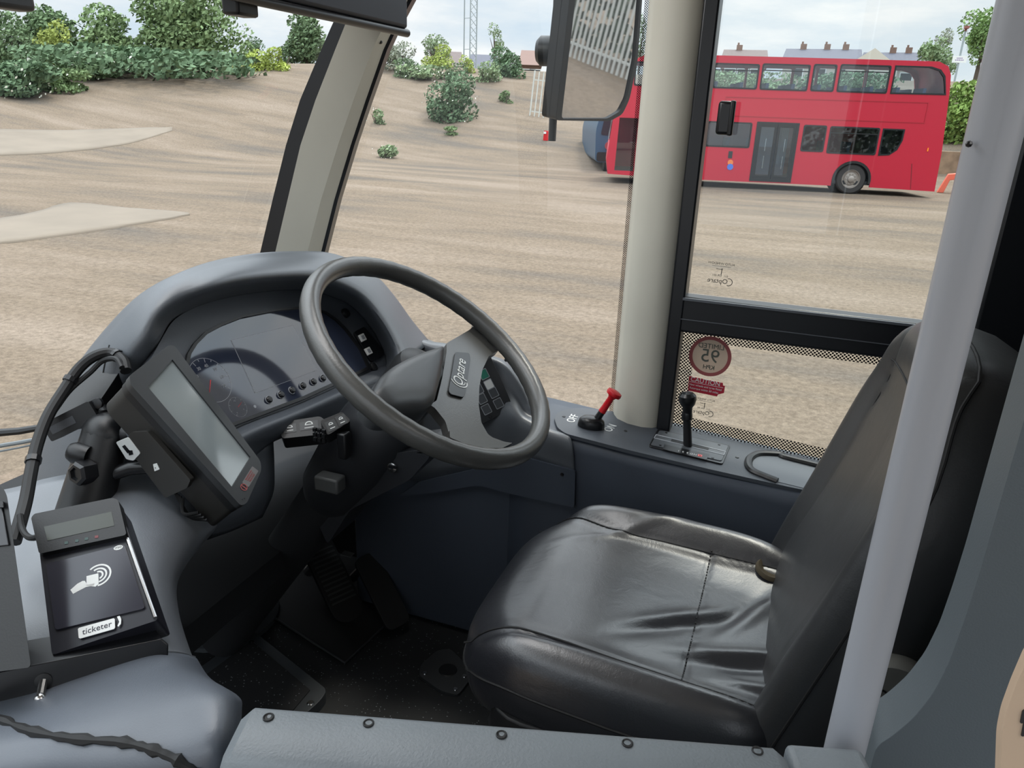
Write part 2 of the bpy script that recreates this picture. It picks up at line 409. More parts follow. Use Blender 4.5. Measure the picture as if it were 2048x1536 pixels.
# ---- trees and bushes
def leaves(b, c, r, n, size, up=.35):
    c = V(c)
    for _ in range(n):
        u = rnd.uniform(-1, 1); a = rnd.uniform(0, 2*pi); q = math.sqrt(1-u*u)
        k = rnd.uniform(.45, 1.0)**.5
        p = c+V((r[0]*q*cos(a)*k, r[1]*q*sin(a)*k, r[2]*u*k))
        d = V((rnd.gauss(0, 1), rnd.gauss(0, 1), rnd.gauss(0, 1)+up)).normalized(); e = d.orthogonal().normalized(); g = d.cross(e)
        s_ = size*rnd.uniform(.6, 1.3); e = e*s_; g = g*s_*.6
        b.add([p-e, p+g, p+e, p-g], [(0, 1, 2, 3)])
def plant(name, label, catg, px, py, wpx, hpx, dist, rgb, n=1500, blobs=9, group=None, trunk=True, airy=False, size=None, white=None):
    """px,py = crown centre in the photo, wpx,hpx = half sizes there, dist = how far it stands"""
    if not trunk:
        q = ground_pt(px, py+hpx*.75); dist = (q-CP).dot(CF) if (q-CP).length < 90 else dist
    c = at(px, py, dist); k = dist/FPX*(1.12 if trunk else 1.3); W, Hh = wpx*k, hpx*k
    g = V((c.x, c.y, terrain(c.x, c.y)))
    if label.find('mirror') < 0: group = group or {'tree': 'trees beyond the yard', 'bush': 'bushes on the bank', 'hedge': 'hedges beyond the yard'}.get(catg)
    root = thing(name, label, catg, g, group)
    b = MB(); size = size or max(.07, min(.19, W*.06)); n = int(n*1.5)
    for i in range(blobs):
        a = rnd.uniform(0, 2*pi); rr = rnd.uniform(.1, .68); zz = rnd.uniform(-.64, .64); w = math.sqrt(max(.15, 1-zz*zz))
        cc = c+V((W*rr*w*cos(a), W*rr*w*sin(a)*.8, Hh*zz)); s_ = rnd.uniform(.32, .5)*(0.75 if airy else 1)
        leaves(b, cc, (W*s_*1.1, W*s_, Hh*s_*1.05), n//blobs, size)
    b.build('crown' if trunk else 'foliage', leafmat(rgb), root, smooth=False, fix=False)
    t = MB()
    if trunk:
        h0 = max(g.z-.3, c.z-Hh*2.2)
        t.tube([V((g.x, g.y, g.z-.3)), V((g.x, g.y, (g.z+c.z)/2)), c], [W*.07+.05, W*.05+.04, .03], 7)
        for i in range(4):
            a = rnd.uniform(0, 6.28); t.tube([V((g.x, g.y, g.z*.4+c.z*.6)), c+V((W*.5*cos(a), W*.5*sin(a), Hh*rnd.uniform(-.1, .5)))], [W*.03+.02, .015], 5)
        t.build('trunk', M_bark, root)
    else:
        for i in range(5):
            a = rnd.uniform(0, 6.28); t.tube([V((c.x, c.y, c.z-Hh*.9 if c.z-Hh*.9 < g.z else g.z)), c+V((W*.4*cos(a), W*.4*sin(a), Hh*.3))], .02, 4)
        t.build('stems', M_bark, root)
    if white:
        w = MB(); leaves(w, c+V((0, -.2, 0)), (W, W*.8, Hh*.8), white//2, size*.5); w.build('blossom', mat('blossom', (226, 228, 214), .8), root, smooth=False, fix=False)
    return root
G1 = (104, 124, 92); G2 = (118, 138, 98); G3 = (142, 154, 86); G4 = (100, 122, 94); G5 = (164, 178, 96); G6 = (132, 150, 114)  # greens paled to stand in for distance haze; no atmosphere is modelled
plant('broad_tree', 'largest broad round green tree seen through the windscreen', 'tree', 372, 62, 118, 88, 62, G2, 7500, 30)
plant('bushy_tree', 'rounded green tree directly left of the largest tree', 'tree', 225, 85, 78, 62, 61, G2, 3600, 18)
plant('bushy_tree', 'dark green tree behind the small yellow-green conical tree', 'tree', 105, 88, 72, 62, 60, G1, 3600, 18)
plant('bushy_tree', 'dark tree cut by the left edge of the photo', 'tree', 10, 100, 62, 68, 56, G1, 3200, 16)
plant('conical_tree', 'small yellow-green conical tree in front of the dark trees', 'tree', 118, 118, 44, 62, 52, G3, 2400, 14)
plant('hedge', 'low green hedge along the foot of the trees by the left edge', 'hedge', 30, 165, 78, 34, 47, G4, 2200, 9, trunk=False, white=120)
plant('hedge', 'low green hedge below the small yellow-green conical tree', 'hedge', 110, 162, 60, 24, 50, G2, 1800, 8, trunk=False, white=90)
plant('hedge', 'low grey-green hedge right of the small yellow-green conical tree', 'hedge', 190, 140, 60, 24, 50, G1, 1800, 8, trunk=False, white=60)
plant('hedge', 'low dark hedge along the foot of the largest tree', 'hedge', 290, 128, 190, 24, 57, G4, 3600, 16, trunk=False, white=160)
plant('roadside_tree', 'tree partly behind the cream windscreen pillar', 'tree', 610, 88, 60, 56, 60, G1, 3000, 16)
plant('small_tree', 'small distant dark tree between the two biggest windscreen trees', 'tree', 508, 95, 30, 18, 74, G4, 600, 6)
plant('bush', 'light yellow-green bush right of the largest tree', 'bush', 500, 122, 38, 26, 57, G5, 1300, 7, trunk=False, white=70)
plant('bush', 'pale flowering bush left of the tree behind the pillar', 'bush', 565, 122, 34, 24, 57, G5, 1000, 6, trunk=False, white=90)
plant('blossom_bush', 'whitish blossoming bush beside the right edge of the cream pillar', 'bush', 792, 122, 34, 26, 57, (150, 156, 140), 1100, 7, trunk=False, white=200)
plant('small_tree', 'rounded grey-green tree behind the bright yellow-green bush', 'tree', 868, 96, 34, 22, 66, G6, 900, 7)
plant('bright_bush', 'bright yellow-green bush near the left of the lattice mast', 'bush', 868, 118, 32, 24, 60, G5, 1300, 7, trunk=False)
plant('bush', 'small lime bush at the foot of the lattice mast', 'bush', 936, 132, 15, 20, 57, G5, 500, 5, trunk=False)
plant('bush', 'pale low bush below the bright yellow-green bush', 'bush', 845, 150, 48, 14, 55, G6, 900, 8, trunk=False, white=110)
plant('airy_tree', 'airy thin-leaved tree right of the lattice mast', 'tree', 990, 82, 26, 30, 62, G6, 600, 8, airy=True)
plant('bush', 'dark green bush under the airy tree', 'bush', 1010, 128, 40, 34, 58, G4, 1700, 8, trunk=False)
plant('bush', 'low green bush on the bank between the blossom bush and the bright bush', 'bush', 818, 140, 30, 18, 54, G1, 900, 6, trunk=False, white=60)
plant('bush', 'low grey-green bush between the lime bush and the dark bush', 'bush', 905, 148, 26, 18, 54, G1, 800, 6, trunk=False, white=40)
plant('bush', 'green bush on the bank left of the mirror arm', 'bush', 975, 150, 36, 18, 54, G6, 900, 6, trunk=False, white=80)
plant('mound_bush', 'large dark green bush lying on the slope of the mound', 'bush', 905, 208, 50, 46, 41, G4, 2200, 10, trunk=False, white=90)
plant('mound_bush', 'small round bush on the slope right of the large mound bush', 'bush', 1012, 197, 14, 14, 42, G2, 420, 4, trunk=False)
plant('mound_bush', 'little bush on the ground close to the right edge of the cream pillar', 'bush', 753, 236, 17, 18, 38, G6, 480, 4, trunk=False, white=40)
plant('mound_bush', 'lowest little bush in the quarter window, by the pale debris', 'bush', 770, 304, 19, 17, 29, G6, 480, 4, trunk=False, white=40)
plant('mound_bush', 'flat low plants under the large mound bush', 'bush', 905, 264, 22, 8, 34, G2, 300, 4, trunk=False)
plant('fir_tree', 'dark fir-like tree between the mirror and the cream window post', 'tree', 1282, 84, 20, 48, 62, G1, 1000, 9)
plant('tall_tree', 'tall leafy tree right of the sign pole', 'tree', 1965, 95, 46, 62, 52, (120, 146, 92), 2200, 10)
plant('bare_tree', 'thin almost bare young tree left of the sign pole', 'tree', 1882, 84, 22, 26, 60, (150, 156, 140), 220, 6, airy=True, size=.1)
plant('bush', 'green bush left of the sign pole base', 'bush', 1880, 125, 40, 32, 58, G6, 1200, 8, trunk=False)
plant('hedge', 'tall light green hedge on the bank behind the red bus', 'hedge', 1928, 238, 66, 62, 39, (126, 150, 84), 3600, 14, trunk=False)
plant('hedge', 'dark green hedge seen through the red bus windows', 'hedge', 1690, 176, 130, 24, 46, G4, 3000, 16, trunk=False, size=.10)
plant('hedge', 'dark green hedge left of the sign pole hedge, behind the front of the red bus', 'hedge', 1470, 172, 110, 24, 46, G6, 2600, 14, trunk=False, size=.10)

# ---- lattice mast
def mast():
    p = at(936, 108, 66); g = V((p.x, p.y, terrain(p.x, p.y)-.2)); k = 66/FPX
    root = thing('lattice_mast', 'tall thin grey lattice mast above the bushes in the quarter window', 'mast', g)
    mt = mat('mast_steel', (150, 158, 160), .6)
    legs = [V((-9*k, 0, 0)), V((6*k, -.2, 0)), V((13*k, .5, 0))]; H = 16
    for l_ in legs: MB().cyl(g+l_, g+l_+V((0, 0, H)), .06, n=6).build('leg', mt, root)
    b = MB(); n = 26
    for i in range(n):
        z0, z1 = H*i/n, H*(i+1)/n
        b.cyl(g+legs[1]+V((0, 0, z0)), g+legs[2]+V((0, 0, z1)), .025, n=4); b.cyl(g+legs[2]+V((0, 0, z0)), g+legs[1]+V((0, 0, z1)), .025, n=4)
        if i % 4 == 0: b.cyl(g+legs[0]+V((0, 0, z0)), g+legs[1]+V((0, 0, z0)), .03, n=4)
    b.build('bracing', mt, root)
mast()

# ---- houses
Mw2 = mat('brick_wall', (120, 96, 84), .9, var=.15)
def house(name, label, px, top, wpx, dist, wall, roof, chim=(), gable=None, hroof=1.6, depth=8.0):
    k = dist/FPX; c = at(px, top, dist); W = wpx*k; zt = c.z; g = terrain(c.x, c.y)-.1
    root = thing(name, label, 'house', (c.x, c.y, g), 'houses beyond the bank')
    a = math.atan2(c.x, c.y); M = Matrix.Translation((c.x, c.y, 0)) @ Matrix.Rotation(-a, 4, 'Z')
    ze = zt-hroof
    MB().box((0, depth/2, (g+ze)/2), (W*2, depth, ze-g), M).build('wall', wall, root)
    r = MB().add([(-W-.3, -.4, ze-.1), (W+.3, -.4, ze-.1), (W+.3, depth+.4, ze-.1), (-W-.3, depth+.4, ze-.1), (-W-.1, depth/2, zt), (W+.1, depth/2, zt)],
                 [(0, 1, 5, 4), (2, 3, 4, 5), (1, 2, 5), (3, 0, 4), (0, 3, 2, 1)], M)
    r.build('roof', roof, root)
    for cx in chim:
        q = MB().box((cx*W, depth/2, zt+.0), (.6, .5, .9), M); q.cyl((cx*W-.14, depth/2, zt+.4), (cx*W-.14, depth/2, zt+.68), .1, n=8, M=M)
        q.build('chimney', Mw2, root)
    if gable is not None:
        gx = gable*W
        MB().prism([(-2.3, 0), (2.3, 0), (2.3, ze-g), (0, zt-g), (-2.3, ze-g)], z0=0, z1=1.0, M=M @ frame((gx, -.05, g), (1, 0, 0), (0, 0, 1))).build('gable', wall, root)
    for i in range(3):
        x = -W*.6+i*W*.6
        f = MB().box((x, -.03, ze-1.0), (1.2, .1, 1.1), M).build('window', M_white, root)
        MB().box((x, -.09, ze-1.0), (1.0, .04, .9), M).build('pane', M_dark, f)
Mw1 = mat('render_wall', (196, 190, 178), .9); Mr1 = mat('slate_roof', (84, 86, 98), .8, var=.1); Mr2 = mat('brown_roof', (100, 88, 86), .8, var=.1)
house('terraced_house', 'long slate-roofed house above the middle of the red bus roof', 1648, 91, 72, 74, Mw1, Mr1, (-.55, .1, .6), None)
house('gabled_house', 'house with a front gable above the rear end of the red bus', 1787, 98, 54, 72, Mw1, Mr1, (.0, .55), -.62)
house('brown_house', 'brown roofed house left of the slate-roofed house', 1492, 93, 42, 76, Mw2, Mr2, (-.3,))
house('bungalow', 'low grey-roofed house behind the lattice mast', 968, 104, 26, 78, Mw1, Mr1, ())
house('brick_house', 'small brick-coloured house beside the mirror arm', 1062, 95, 18, 78, Mw2, mat('clay_roof', (120, 96, 88), .8), ())
house('white_house', 'pale house left of the lattice mast', 908, 98, 14, 80, M_white, Mr2, ())

# ---- sign pole, rail, retaining wall, barrier
def sign_pole():
    p = at(1905, 180, 48); t = at(1919, 60, 48); g = V((p.x, p.y, terrain(p.x, p.y)))
    root = thing('sign_pole', 'thin grey pole with a small white sign above the hedge', 'sign pole', g)
    mt = mat('pole_grey', (150, 160, 164), .5)
    MB().cyl(g, V((p.x, p.y, t.z)), .06, n=8).build('post', mt, root)
    MB().box((p.x, p.y-.15, t.z), (.25, .5, .14)).box((p.x, p.y, t.z-.1), (.12, .12, .2)).build('lamp_head', mat('lamp_rust', (140, 86, 76), .6), root)
    c = at(1908, 120, 47.9); a = math.atan2(c.x, c.y)
    M = Matrix.Translation((p.x, p.y-.09, c.z)) @ Matrix.Rotation(-a, 4, 'Z')
    s_ = MB().box((0, 0, 0), (.80, .03, .40), M).build('sign', M_white, root)
    pr = mat('purple_print', (120, 80, 150), .6)
    for i, (w, z) in enumerate(((.34, .07), (.5, -.04))):
        for j in range(5): MB().box((-w/2+w*(j+.5)/5, -.018, z), (w/5*.7, .006, .045), M).build('lettering', pr, s_)
sign_pole()
def rail_and_wall():
    a, b = at(1870, 183, 41), at(2150, 185, 41)
    o = MB().box((0, 0, 0), ((b-a).length, .12, .13), frame((a+b)/2, b-a, (0, 1, 0), None)).build('guard_rail', mat('galvanised', (206, 206, 200), .5), None)
    tag(o, 'pale horizontal guard rail above the light green hedge', 'rail')
    a, b = ground_pt(1800, 347), ground_pt(2150, 352); d = (b-a); d.z = 0
    bm = MB(); M = frame(V((a.x, a.y, -.2)), d, V((-d.y, d.x, 0)))
    bm.box((d.length/2, .2, .75), (d.length, .4, 1.5), M)
    o = bm.build('retaining_wall', mat('old_brick', (132, 112, 92), .95, bump=.6, bscale=12, var=.3, vscale=3))
    tag(o, 'old brown retaining wall under the hedge behind the red bus', 'wall')
rail_and_wall()
def barrier():
    p = ground_pt(1893, 386); root = thing('road_barrier', 'faded orange plastic barrier foot on the ground behind the red bus', 'barrier', p)
    mt = mat('faded_orange', (226, 112, 88), .6)
    MB().prism([(-.32, 0), (-.12, 0), (.0, .45), (.24, .5), (.22, 0), (.42, 0), (.44, .62), (.30, .72), (-.08, .66)], z0=-.12, z1=.12, M=frame(p, (1, 0, 0), (0, 0, 1))).build('foot', mt, root, bevel=.02)
    MB().box((p.x+.9, p.y, p.z+.62), (1.2, .08, .14)).build('crossbar', mt, root, bevel=.02)
barrier()

# ---- palisade fences
M_pale = mat('galvanised_pale', (196, 198, 192), .5)
def fence(label, a, b, h, pitch=.155):
    a, b = V(a), V(b); d = b-a; n = int(d.length/pitch); u = d.normalized()
    M = frame(a, u, (0, 0, 1)); root = thing('palisade_fence', label, 'fence', a, 'palisade fences')
    bb = MB()
    for i in range(n):
        x = i*pitch
        bb.prism([(x, .05), (x+.065, .05), (x+.065, h-.12), (x+.033, h), (x, h-.12)], z0=-.01, z1=.01, M=M)
    bb.build('pale_run', M_pale, root, smooth=False)
    for z in (.35, h-.45): MB().box((d.length/2, z, -.04), (d.length, .05, .05), M).build('rail', M_pale, root)
    k = 0
    while k < d.length: MB().box((k, h/2, -.09), (.06, h, .08), M).build('post', M_pale, root); k += 2.75
fence('long grey palisade fence reflected in the big outside mirror', (7, 12.2, 0), (23, 3.4, 0), 2.4)
_a = ground_pt(1058, 232); _b = ground_pt(1102, 238); _k = (_a-CP).dot(CF)
fence('short stretch of white palisade fence in place of a small mirror left of the mirror arm', (_a.x, _a.y, _a.z-.1), (_b.x, _b.y, _b.z-.1), at(1062, 138, _k).z-_a.z, .26)  # fence made up in place of a small convex mirror and its reflection
def mirror_hedge():
    root = thing('hedge', 'dark hedge behind the palisade fence reflected in the outside mirror', 'hedge', (16, 9.5, 0))
    b = MB()
    for i in range(11): leaves(b, (8.5+i*1.6, 13.6-i*.88, 1.3), (1.2, .9, 1.5), 230, .2)
    b.build('foliage', leafmat((74, 84, 70)), root, smooth=False, fix=False)
    t = MB()
    for i in range(11): t.tube([(8.5+i*1.6, 13.6-i*.88, 0), (8.5+i*1.6, 13.6-i*.88, 1.6)], .05, 5)
    t.build('stems', M_bark, root)
mirror_hedge()

# ---- red double decker
def red_bus():
    A = onZ(1700, 388, 0); B = onZ(1245, 350, .28); e = B-A; e.z = 0; e.normalize()
    nrm = V((e.y, -e.x, 0)); nrm = nrm if nrm.dot(-CF) > 0 else -nrm
    Mn = frame(A, e, (0, 0, 1), None)                       # x toward front, y up, z = out of one side
    if Mn.to_3x3().col[2].dot(nrm) < 0: flip = -1
    else: flip = 1
    W = 2.5
    def side(z0, z1):                                       # w measured from near face, positive away from camera
        return (-z0*flip, -z1*flip)
    def PR(b, outer, holes=(), w0=0., w1=.05):
        s0, s1 = sorted((-flip*w0, -flip*w1)); b.prism(outer, holes, s0, s1, Mn); return b
    root = thing('double_decker_bus', 'red double-decker bus parked side-on across the yard', 'bus', A)
    arch = lambda cx: [(cx-.62, .24)]+[(cx+.62*cos(rad(180-a)), .46+.60*sin(rad(180-a))) for a in range(0, 181, 15)]+[(cx+.62, .24)]
    fx = 5.55
    outl = [(-2.66, .2), (-2.62, 1.4), (-2.46, 3.2), (-2.38, 3.75), (-2.25, 4.0), (-1.95, 4.13), (0, 4.13), (6.7, 4.10), (7.2, 4.04), (7.5, 3.9), (7.78, 3.55), (7.93, 3.0), (8.0, 2.4), (8.10, 1.4), (8.14, .7), (8.08, .30)] + \
           [p for p in arch(fx)[::-1]] + [p for p in arch(.05)[::-1]]
    ups = [(3.50, 4.92, 3.13, 3.89), (1.92, 3.42, 3.13, 3.92), (1.10, 1.83, 3.14, 3.95), (-.55, 1.01, 3.14, 3.97), (5.0, 6.45, 3.12, 3.88), (6.55, 7.45, 3.12, 3.86)]
    los = [(3.48, 4.93, 1.32, 2.12), (1.10, 1.84, 1.29, 2.12), (-.57, 1.0, 1.26, 2.11), (5.0, 6.9, 1.32, 2.12)]
    rr_ = lambda q: [(x, y) for x, y in rrect(q[1]-q[0], q[3]-q[2], .06, 3, (q[0]+q[1])/2, (q[2]+q[3])/2)]
    rearw = [(-.65, 3.14), (-.65, 3.98), (-1.75, 3.98), (-2.05, 3.90), (-2.22, 3.72), (-2.30, 3.4), (-2.36, 3.16)]
    lowr = [(-.65, 1.25), (-.65, 2.10), (-1.34, 2.10), (-1.33, 1.75), (-1.22, 1.45), (-1.0, 1.28)]
    door = [(2.0, .30), (3.32, .30), (3.32, 2.14), (2.0, 2.14)]
    fdoor = [(7.22, .42), (7.86, .42), (7.82, 2.12), (7.20, 2.12)]
    H = [rr_(q) for q in ups+los]+[rearw, lowr, door, fdoor]
    body = MB(); PR(body, outl, H, 0, .06)
    H2 = [rr_(q) for q in ups]+[rearw]
    PR(body, outl, H2, W-.06, W)
    body.build('body_side', M_busred, root, smooth=False)
    # roof, rear and front skins
    def skin(nm, pts, mt, w0=.02, w1=W-.02):
        b = MB(); z0, z1 = -flip*w0, -flip*w1
        b.add([(x, y, z0) for x, y in pts]+[(x, y, z1) for x, y in pts], [(i, i+1, len(pts)+i+1, len(pts)+i) for i in range(len(pts)-1)], Mn)
        return b.build(nm, mt, root, angle=50, solid=.03)
    skin('roof', [(-2.46, 3.2), (-2.38, 3.75), (-2.25, 4.0), (-1.95, 4.13), (0, 4.13), (6.7, 4.10), (7.2, 4.04), (7.5, 3.9)], mat('bus_roof', (226, 120, 130), .35))
    skin('rear_panel', [(-2.66, .2), (-2.62, 1.4), (-2.46, 3.2)], M_busred)
    skin('front_panel', [(8.08, .30), (8.14, .7), (8.10, 1.4)], M_busred)
    skin('windscreen', [(8.10, 1.4), (8.0, 2.4)], M_busglass); skin('destination_panel', [(8.0, 2.4), (7.93, 3.0)], M_busred); skin('upper_windscreen', [(7.93, 3.0), (7.78, 3.55), (7.5, 3.9)], M_busglass)
    dk = MB(); PR(dk, [(-2.4, 2.32), (7.9, 2.32), (7.9, 2.42), (-2.4, 2.42)], (), .07, W-.07); PR(dk, [(-2.5, .3), (7.9, .3), (7.9, .42), (-2.5, .42)], (), .07, W-.07)
    dk.build('deck', M_dark, root)
    # engine bay and stair blocks hide the view through low at the rear
    eb = MB(); PR(eb, [(-2.45, .45), (-.62, .45), (-.62, 2.3), (-2.45, 2.3)], (), .9, W-.1); eb.build('engine_bay', M_dark, root)
    st = MB()
    for s0 in [x*.82-1.8 for x in range(11)]:
        PR(st, [(s0, 2.45), (s0+.12, 2.45), (s0+.06, 3.35), (s0-.04, 3.35)], (), .25, 1.05); PR(st, [(s0, 2.45), (s0+.12, 2.45), (s0+.06, 3.35), (s0-.04, 3.35)], (), 1.45, 2.25)
        if s0 > 1e9: break
        PR(st, [(s0, .5), (s0+.12, .5), (s0+.06, 1.6), (s0-.04, 1.6)], (), 1.45, 2.25)
    st.build('seat_row', mat('bus_seats', (74, 84, 110), .9), root)
    for pts in [rr_(q) for q in ups+los]+[rearw, lowr]:
        cx = sum(p[0] for p in pts)/len(pts); cy = sum(p[1] for p in pts)/len(pts)
        big = [(cx+(x-cx)*1.0, cy+(y-cy)*1.0) for x, y in pts]
        sm = [(x-(.045 if x > cx else -.045), y-(.045 if y > cy else -.045)) for x, y in pts]
        f = MB(); PR(f, big, [sm], -.012, .05); w = f.build('window', M_frame, root)
        g = MB(); PR(g, sm, (), .02, .026); g.build('pane', M_busglass, w)
    # hopper bars on the upper windows
    for q in ups[:2]+[ups[3]]+los[2:3]:
        b = MB(); PR(b, [(q[0]+.04, q[3]-.22), (q[1]-.04, q[3]-.22), (q[1]-.04, q[3]-.19), (q[0]+.04, q[3]-.19)], (), -.005, .03); b.build('hopper_bar', M_frame, root)
    # centre door: two leaves
    b = MB(); PR(b, [(1.98, .28), (3.34, .28), (3.34, 2.16), (1.98, 2.16)], [[(2.06, .36), (3.26, .36), (3.26, 2.08), (2.06, 2.08)]], -.02, .06); d = b.build('door_frame', M_frame, root)
    for s0 in (2.06, 2.67):
        b = MB(); PR(b, [(s0, .34), (s0+.59, .34), (s0+.59, 2.08), (s0, 2.08)], [[(s0+.08, .46), (s0+.51, .46), (s0+.51, 2.0), (s0+.08, 2.0)]], -.01, .03)
        lf = b.build('door_leaf', M_frame, root); g = MB(); PR(g, [(s0+.08, .46), (s0+.51, .46), (s0+.51, 2.0), (s0+.08, 2.0)], (), .005, .012); g.build('pane', M_busglass, lf)
        for yy in (.9, 1.45):
            g = MB(); q0 = Mn @ V((s0+.3, yy-.2, flip*-.03)); q1 = Mn @ V((s0+.3, yy+.2, flip*-.03)); g.cyl(q0, q1, .018, n=6); g.build('grab_rail', M_steel, lf)
    b = MB(); PR(b, fdoor, (), .03, .06); b.build('front_door', M_busglass, root)
    pl = MB(); PR(pl, [(2.0, .42), (3.3, .42), (3.3, 2.1), (2.0, 2.1)], (), 1.2, 1.25); pl.build('partition', mat('bus_inner', (120, 128, 144), .7), root)
    # advert panel outline and skirt lines
    o_ = [(4.45, 2.30), (4.45, 2.90), (-1.9, 2.94), (-1.9, 2.30)]; i_ = [(4.42, 2.33), (4.42, 2.87), (-1.87, 2.91), (-1.87, 2.33)]
    b = MB(); PR(b, o_, [i_], -.012, .0); b.build('advert_frame', mat('bus_red_dark', (168, 26, 46), .4), root)
    b = MB(); PR(b, [(-1.9, .25), (-1.88, .25), (-1.75, 1.05), (-1.78, 1.05)], (), -.004, .0); b.build('panel_gap', mat('bus_gap', (120, 20, 34), .6), root)
    b = MB(); PR(b, [(-2.18, 1.45), (-2.15, 1.45), (-2.15, 1.56), (-2.18, 1.56)], (), -.02, .0); b.build('marker_lamp', mat('amber_lamp', (250, 140, 40), .4), root)
    b = MB(); PR(b, [(4.0, .98), (4.13, .98), (4.13, 1.2), (4.0, 1.2)], (), -.012, 0); b.build('notice', M_dark, root)
    b = MB(); PR(b, circ(4.03, .84, .09), (), -.012, 0); b.build('orange_sticker', mat('orange_print', (220, 120, 60), .6), root)
    b = MB(); PR(b, circ(4.02, .70, .1), (), -.013, 0); b.build('blue_sticker', mat('blue_print', (70, 110, 200), .6), root)
    # wheels
    for cx in (.05, fx):
        c = Mn @ V((cx, .48, 0)); ax = nrm
        arch_b = MB(); ring = [(cx+.62*cos(rad(a)), .46+.60*sin(rad(a))) for a in range(-12, 193, 12)]+[(cx+.54*cos(rad(a)), .46+.52*sin(rad(a))) for a in range(192, -13, -12)]
        PR(arch_b, ring, (), -.03, .05); arch_b.build('wheel_arch', M_rubber, root)
        w = MB().lathe(c-ax*.30, ax, [(.28, 0), (.44, 0), (.475, .03), (.48, .12), (.475, .24), (.44, .28), (.30, .28)], 32).build('wheel', mat('tyre', (52, 50, 50), .9), root)
        MB().lathe(c-ax*.06, ax, [(.30, .03), (.285, .03), (.26, -.02), (.22, -.03), (.20, .0), (.12, .01), (.10, .07), (.06, .09), (.0, .09)], 32).build('hub', mat('wheel_steel', (150, 142, 136), .45, metal=.4), w)
        nb = MB()
        for i in range(10):
            a = 2*pi*i/10; u = e*cos(a)+V((0, 0, 1))*sin(a); nb.cyl(c-ax*.07+u*.16, c-ax*.02+u*.16, .018, n=6)
        nb.build('wheel_nuts', M_steel, w)
        ib = MB(); ib.cyl(c-ax*.35, c-ax*.75, .6, n=20); ib.build('wheel_well', M_rubber, root)
    # front trim line (pale edge of the front)
    return root
red_bus()

def blue_bus():
    p = at(1215, 322, 30); p.z = terrain(p.x, p.y); M = Matrix.Translation(p) @ Matrix.Rotation(rad(20), 4, 'Z')
    root = thing('blue_bus', 'dark blue vehicle mostly hidden between the mirror and the red bus', 'bus', p)
    bl = mat('blue_bus_paint', (52, 84, 110), .4)
    MB().prism(rpoly([(-.5, .35), (1.9, .35), (1.9, 2.6), (-.3, 2.6), (-.55, 1.6)], .2), z0=-7, z1=0, M=M @ frame((0, 0, 0), (1, 0, 0), (0, 0, 1))).build('body', bl, root, bevel=.05)
    MB().prism(rpoly([(-.35, 1.4), (1.75, 1.4), (1.75, 2.3), (-.2, 2.3)], .1), z0=0, z1=.02, M=M @ frame((0, 0, 0), (1, 0, 0), (0, 0, 1))).build('windscreen', mat('dark_window', (34, 44, 54), .15), root)
    MB().prism(rpoly([(-.45, .4), (1.85, .4), (1.85, .75), (-.45, .75)], .1), z0=0, z1=.06, M=M @ frame((0, 0, 0), (1, 0, 0), (0, 0, 1))).build('bumper', M_black, root)
    for x in (.0, 1.45): MB().cyl(M @ V((x, 0, 1.0)), M @ V((x, -.05, 1.0)), .16, n=16).build('headlamp', M_steel, root)
    for x in (.0, 1.4): MB().cyl(M @ V((x-.12, .4, .38)), M @ V((x+.12, .4, .38)), .4, n=20).build('tyre', M_rubber, root)
blue_bus()
_p = ground_pt(1092, 281)
_o = MB().prism(rpoly([(-.13, 0), (.13, 0), (.10, .45), (-.1, .45)], .03), z0=-.08, z1=.08, M=frame(_p, (1, 0, 0), (0, 0, 1))).build('red_marker', M_red)
tag(_o, 'small red marker block with a pale top on the ground left of the mirror foot', 'marker')
MB().box((_p.x-.04, _p.y-.1, _p.z+.36), (.12, .03, .10)).build('reflector', M_white, _o)

# ================================================================== THE CAB: SHELL
YG = 1.63
FLOOR = .95
def struct(o): return tag(o, kind='structure')
struct(MB().box((-.4, 1.02, FLOOR-.03), (1.9, 1.22, .06)).build('floor', M_floor))
struct(MB().box((1.2, .43, 2.78), (4.6, 2.5, .05)).build('ceiling', mat('ceiling_panel', (214, 212, 204), .7)))
struct(MB().box((1.5, -.1, .55), (4.9, 1.35, .05)).build('floor_aisle', M_floor))
# lower offside wall under the windows, and the black mullions of the driver's window
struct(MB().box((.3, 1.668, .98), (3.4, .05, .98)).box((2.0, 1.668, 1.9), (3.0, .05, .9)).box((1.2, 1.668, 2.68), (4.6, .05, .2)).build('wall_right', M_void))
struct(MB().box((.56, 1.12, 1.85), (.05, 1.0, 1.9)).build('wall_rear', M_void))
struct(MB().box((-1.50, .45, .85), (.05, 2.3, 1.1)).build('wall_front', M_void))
struct(MB().box((1.9, -.78, 1.0), (3.4, .05, .9)).box((1.9, -.78, 2.6), (3.4, .05, .4)).box((.25, -.78, 1.7), (.1, .05, 2.2)).box((-1.3, -.78, 1.7), (.12, .05, 2.2)).build('wall_left', M_part))

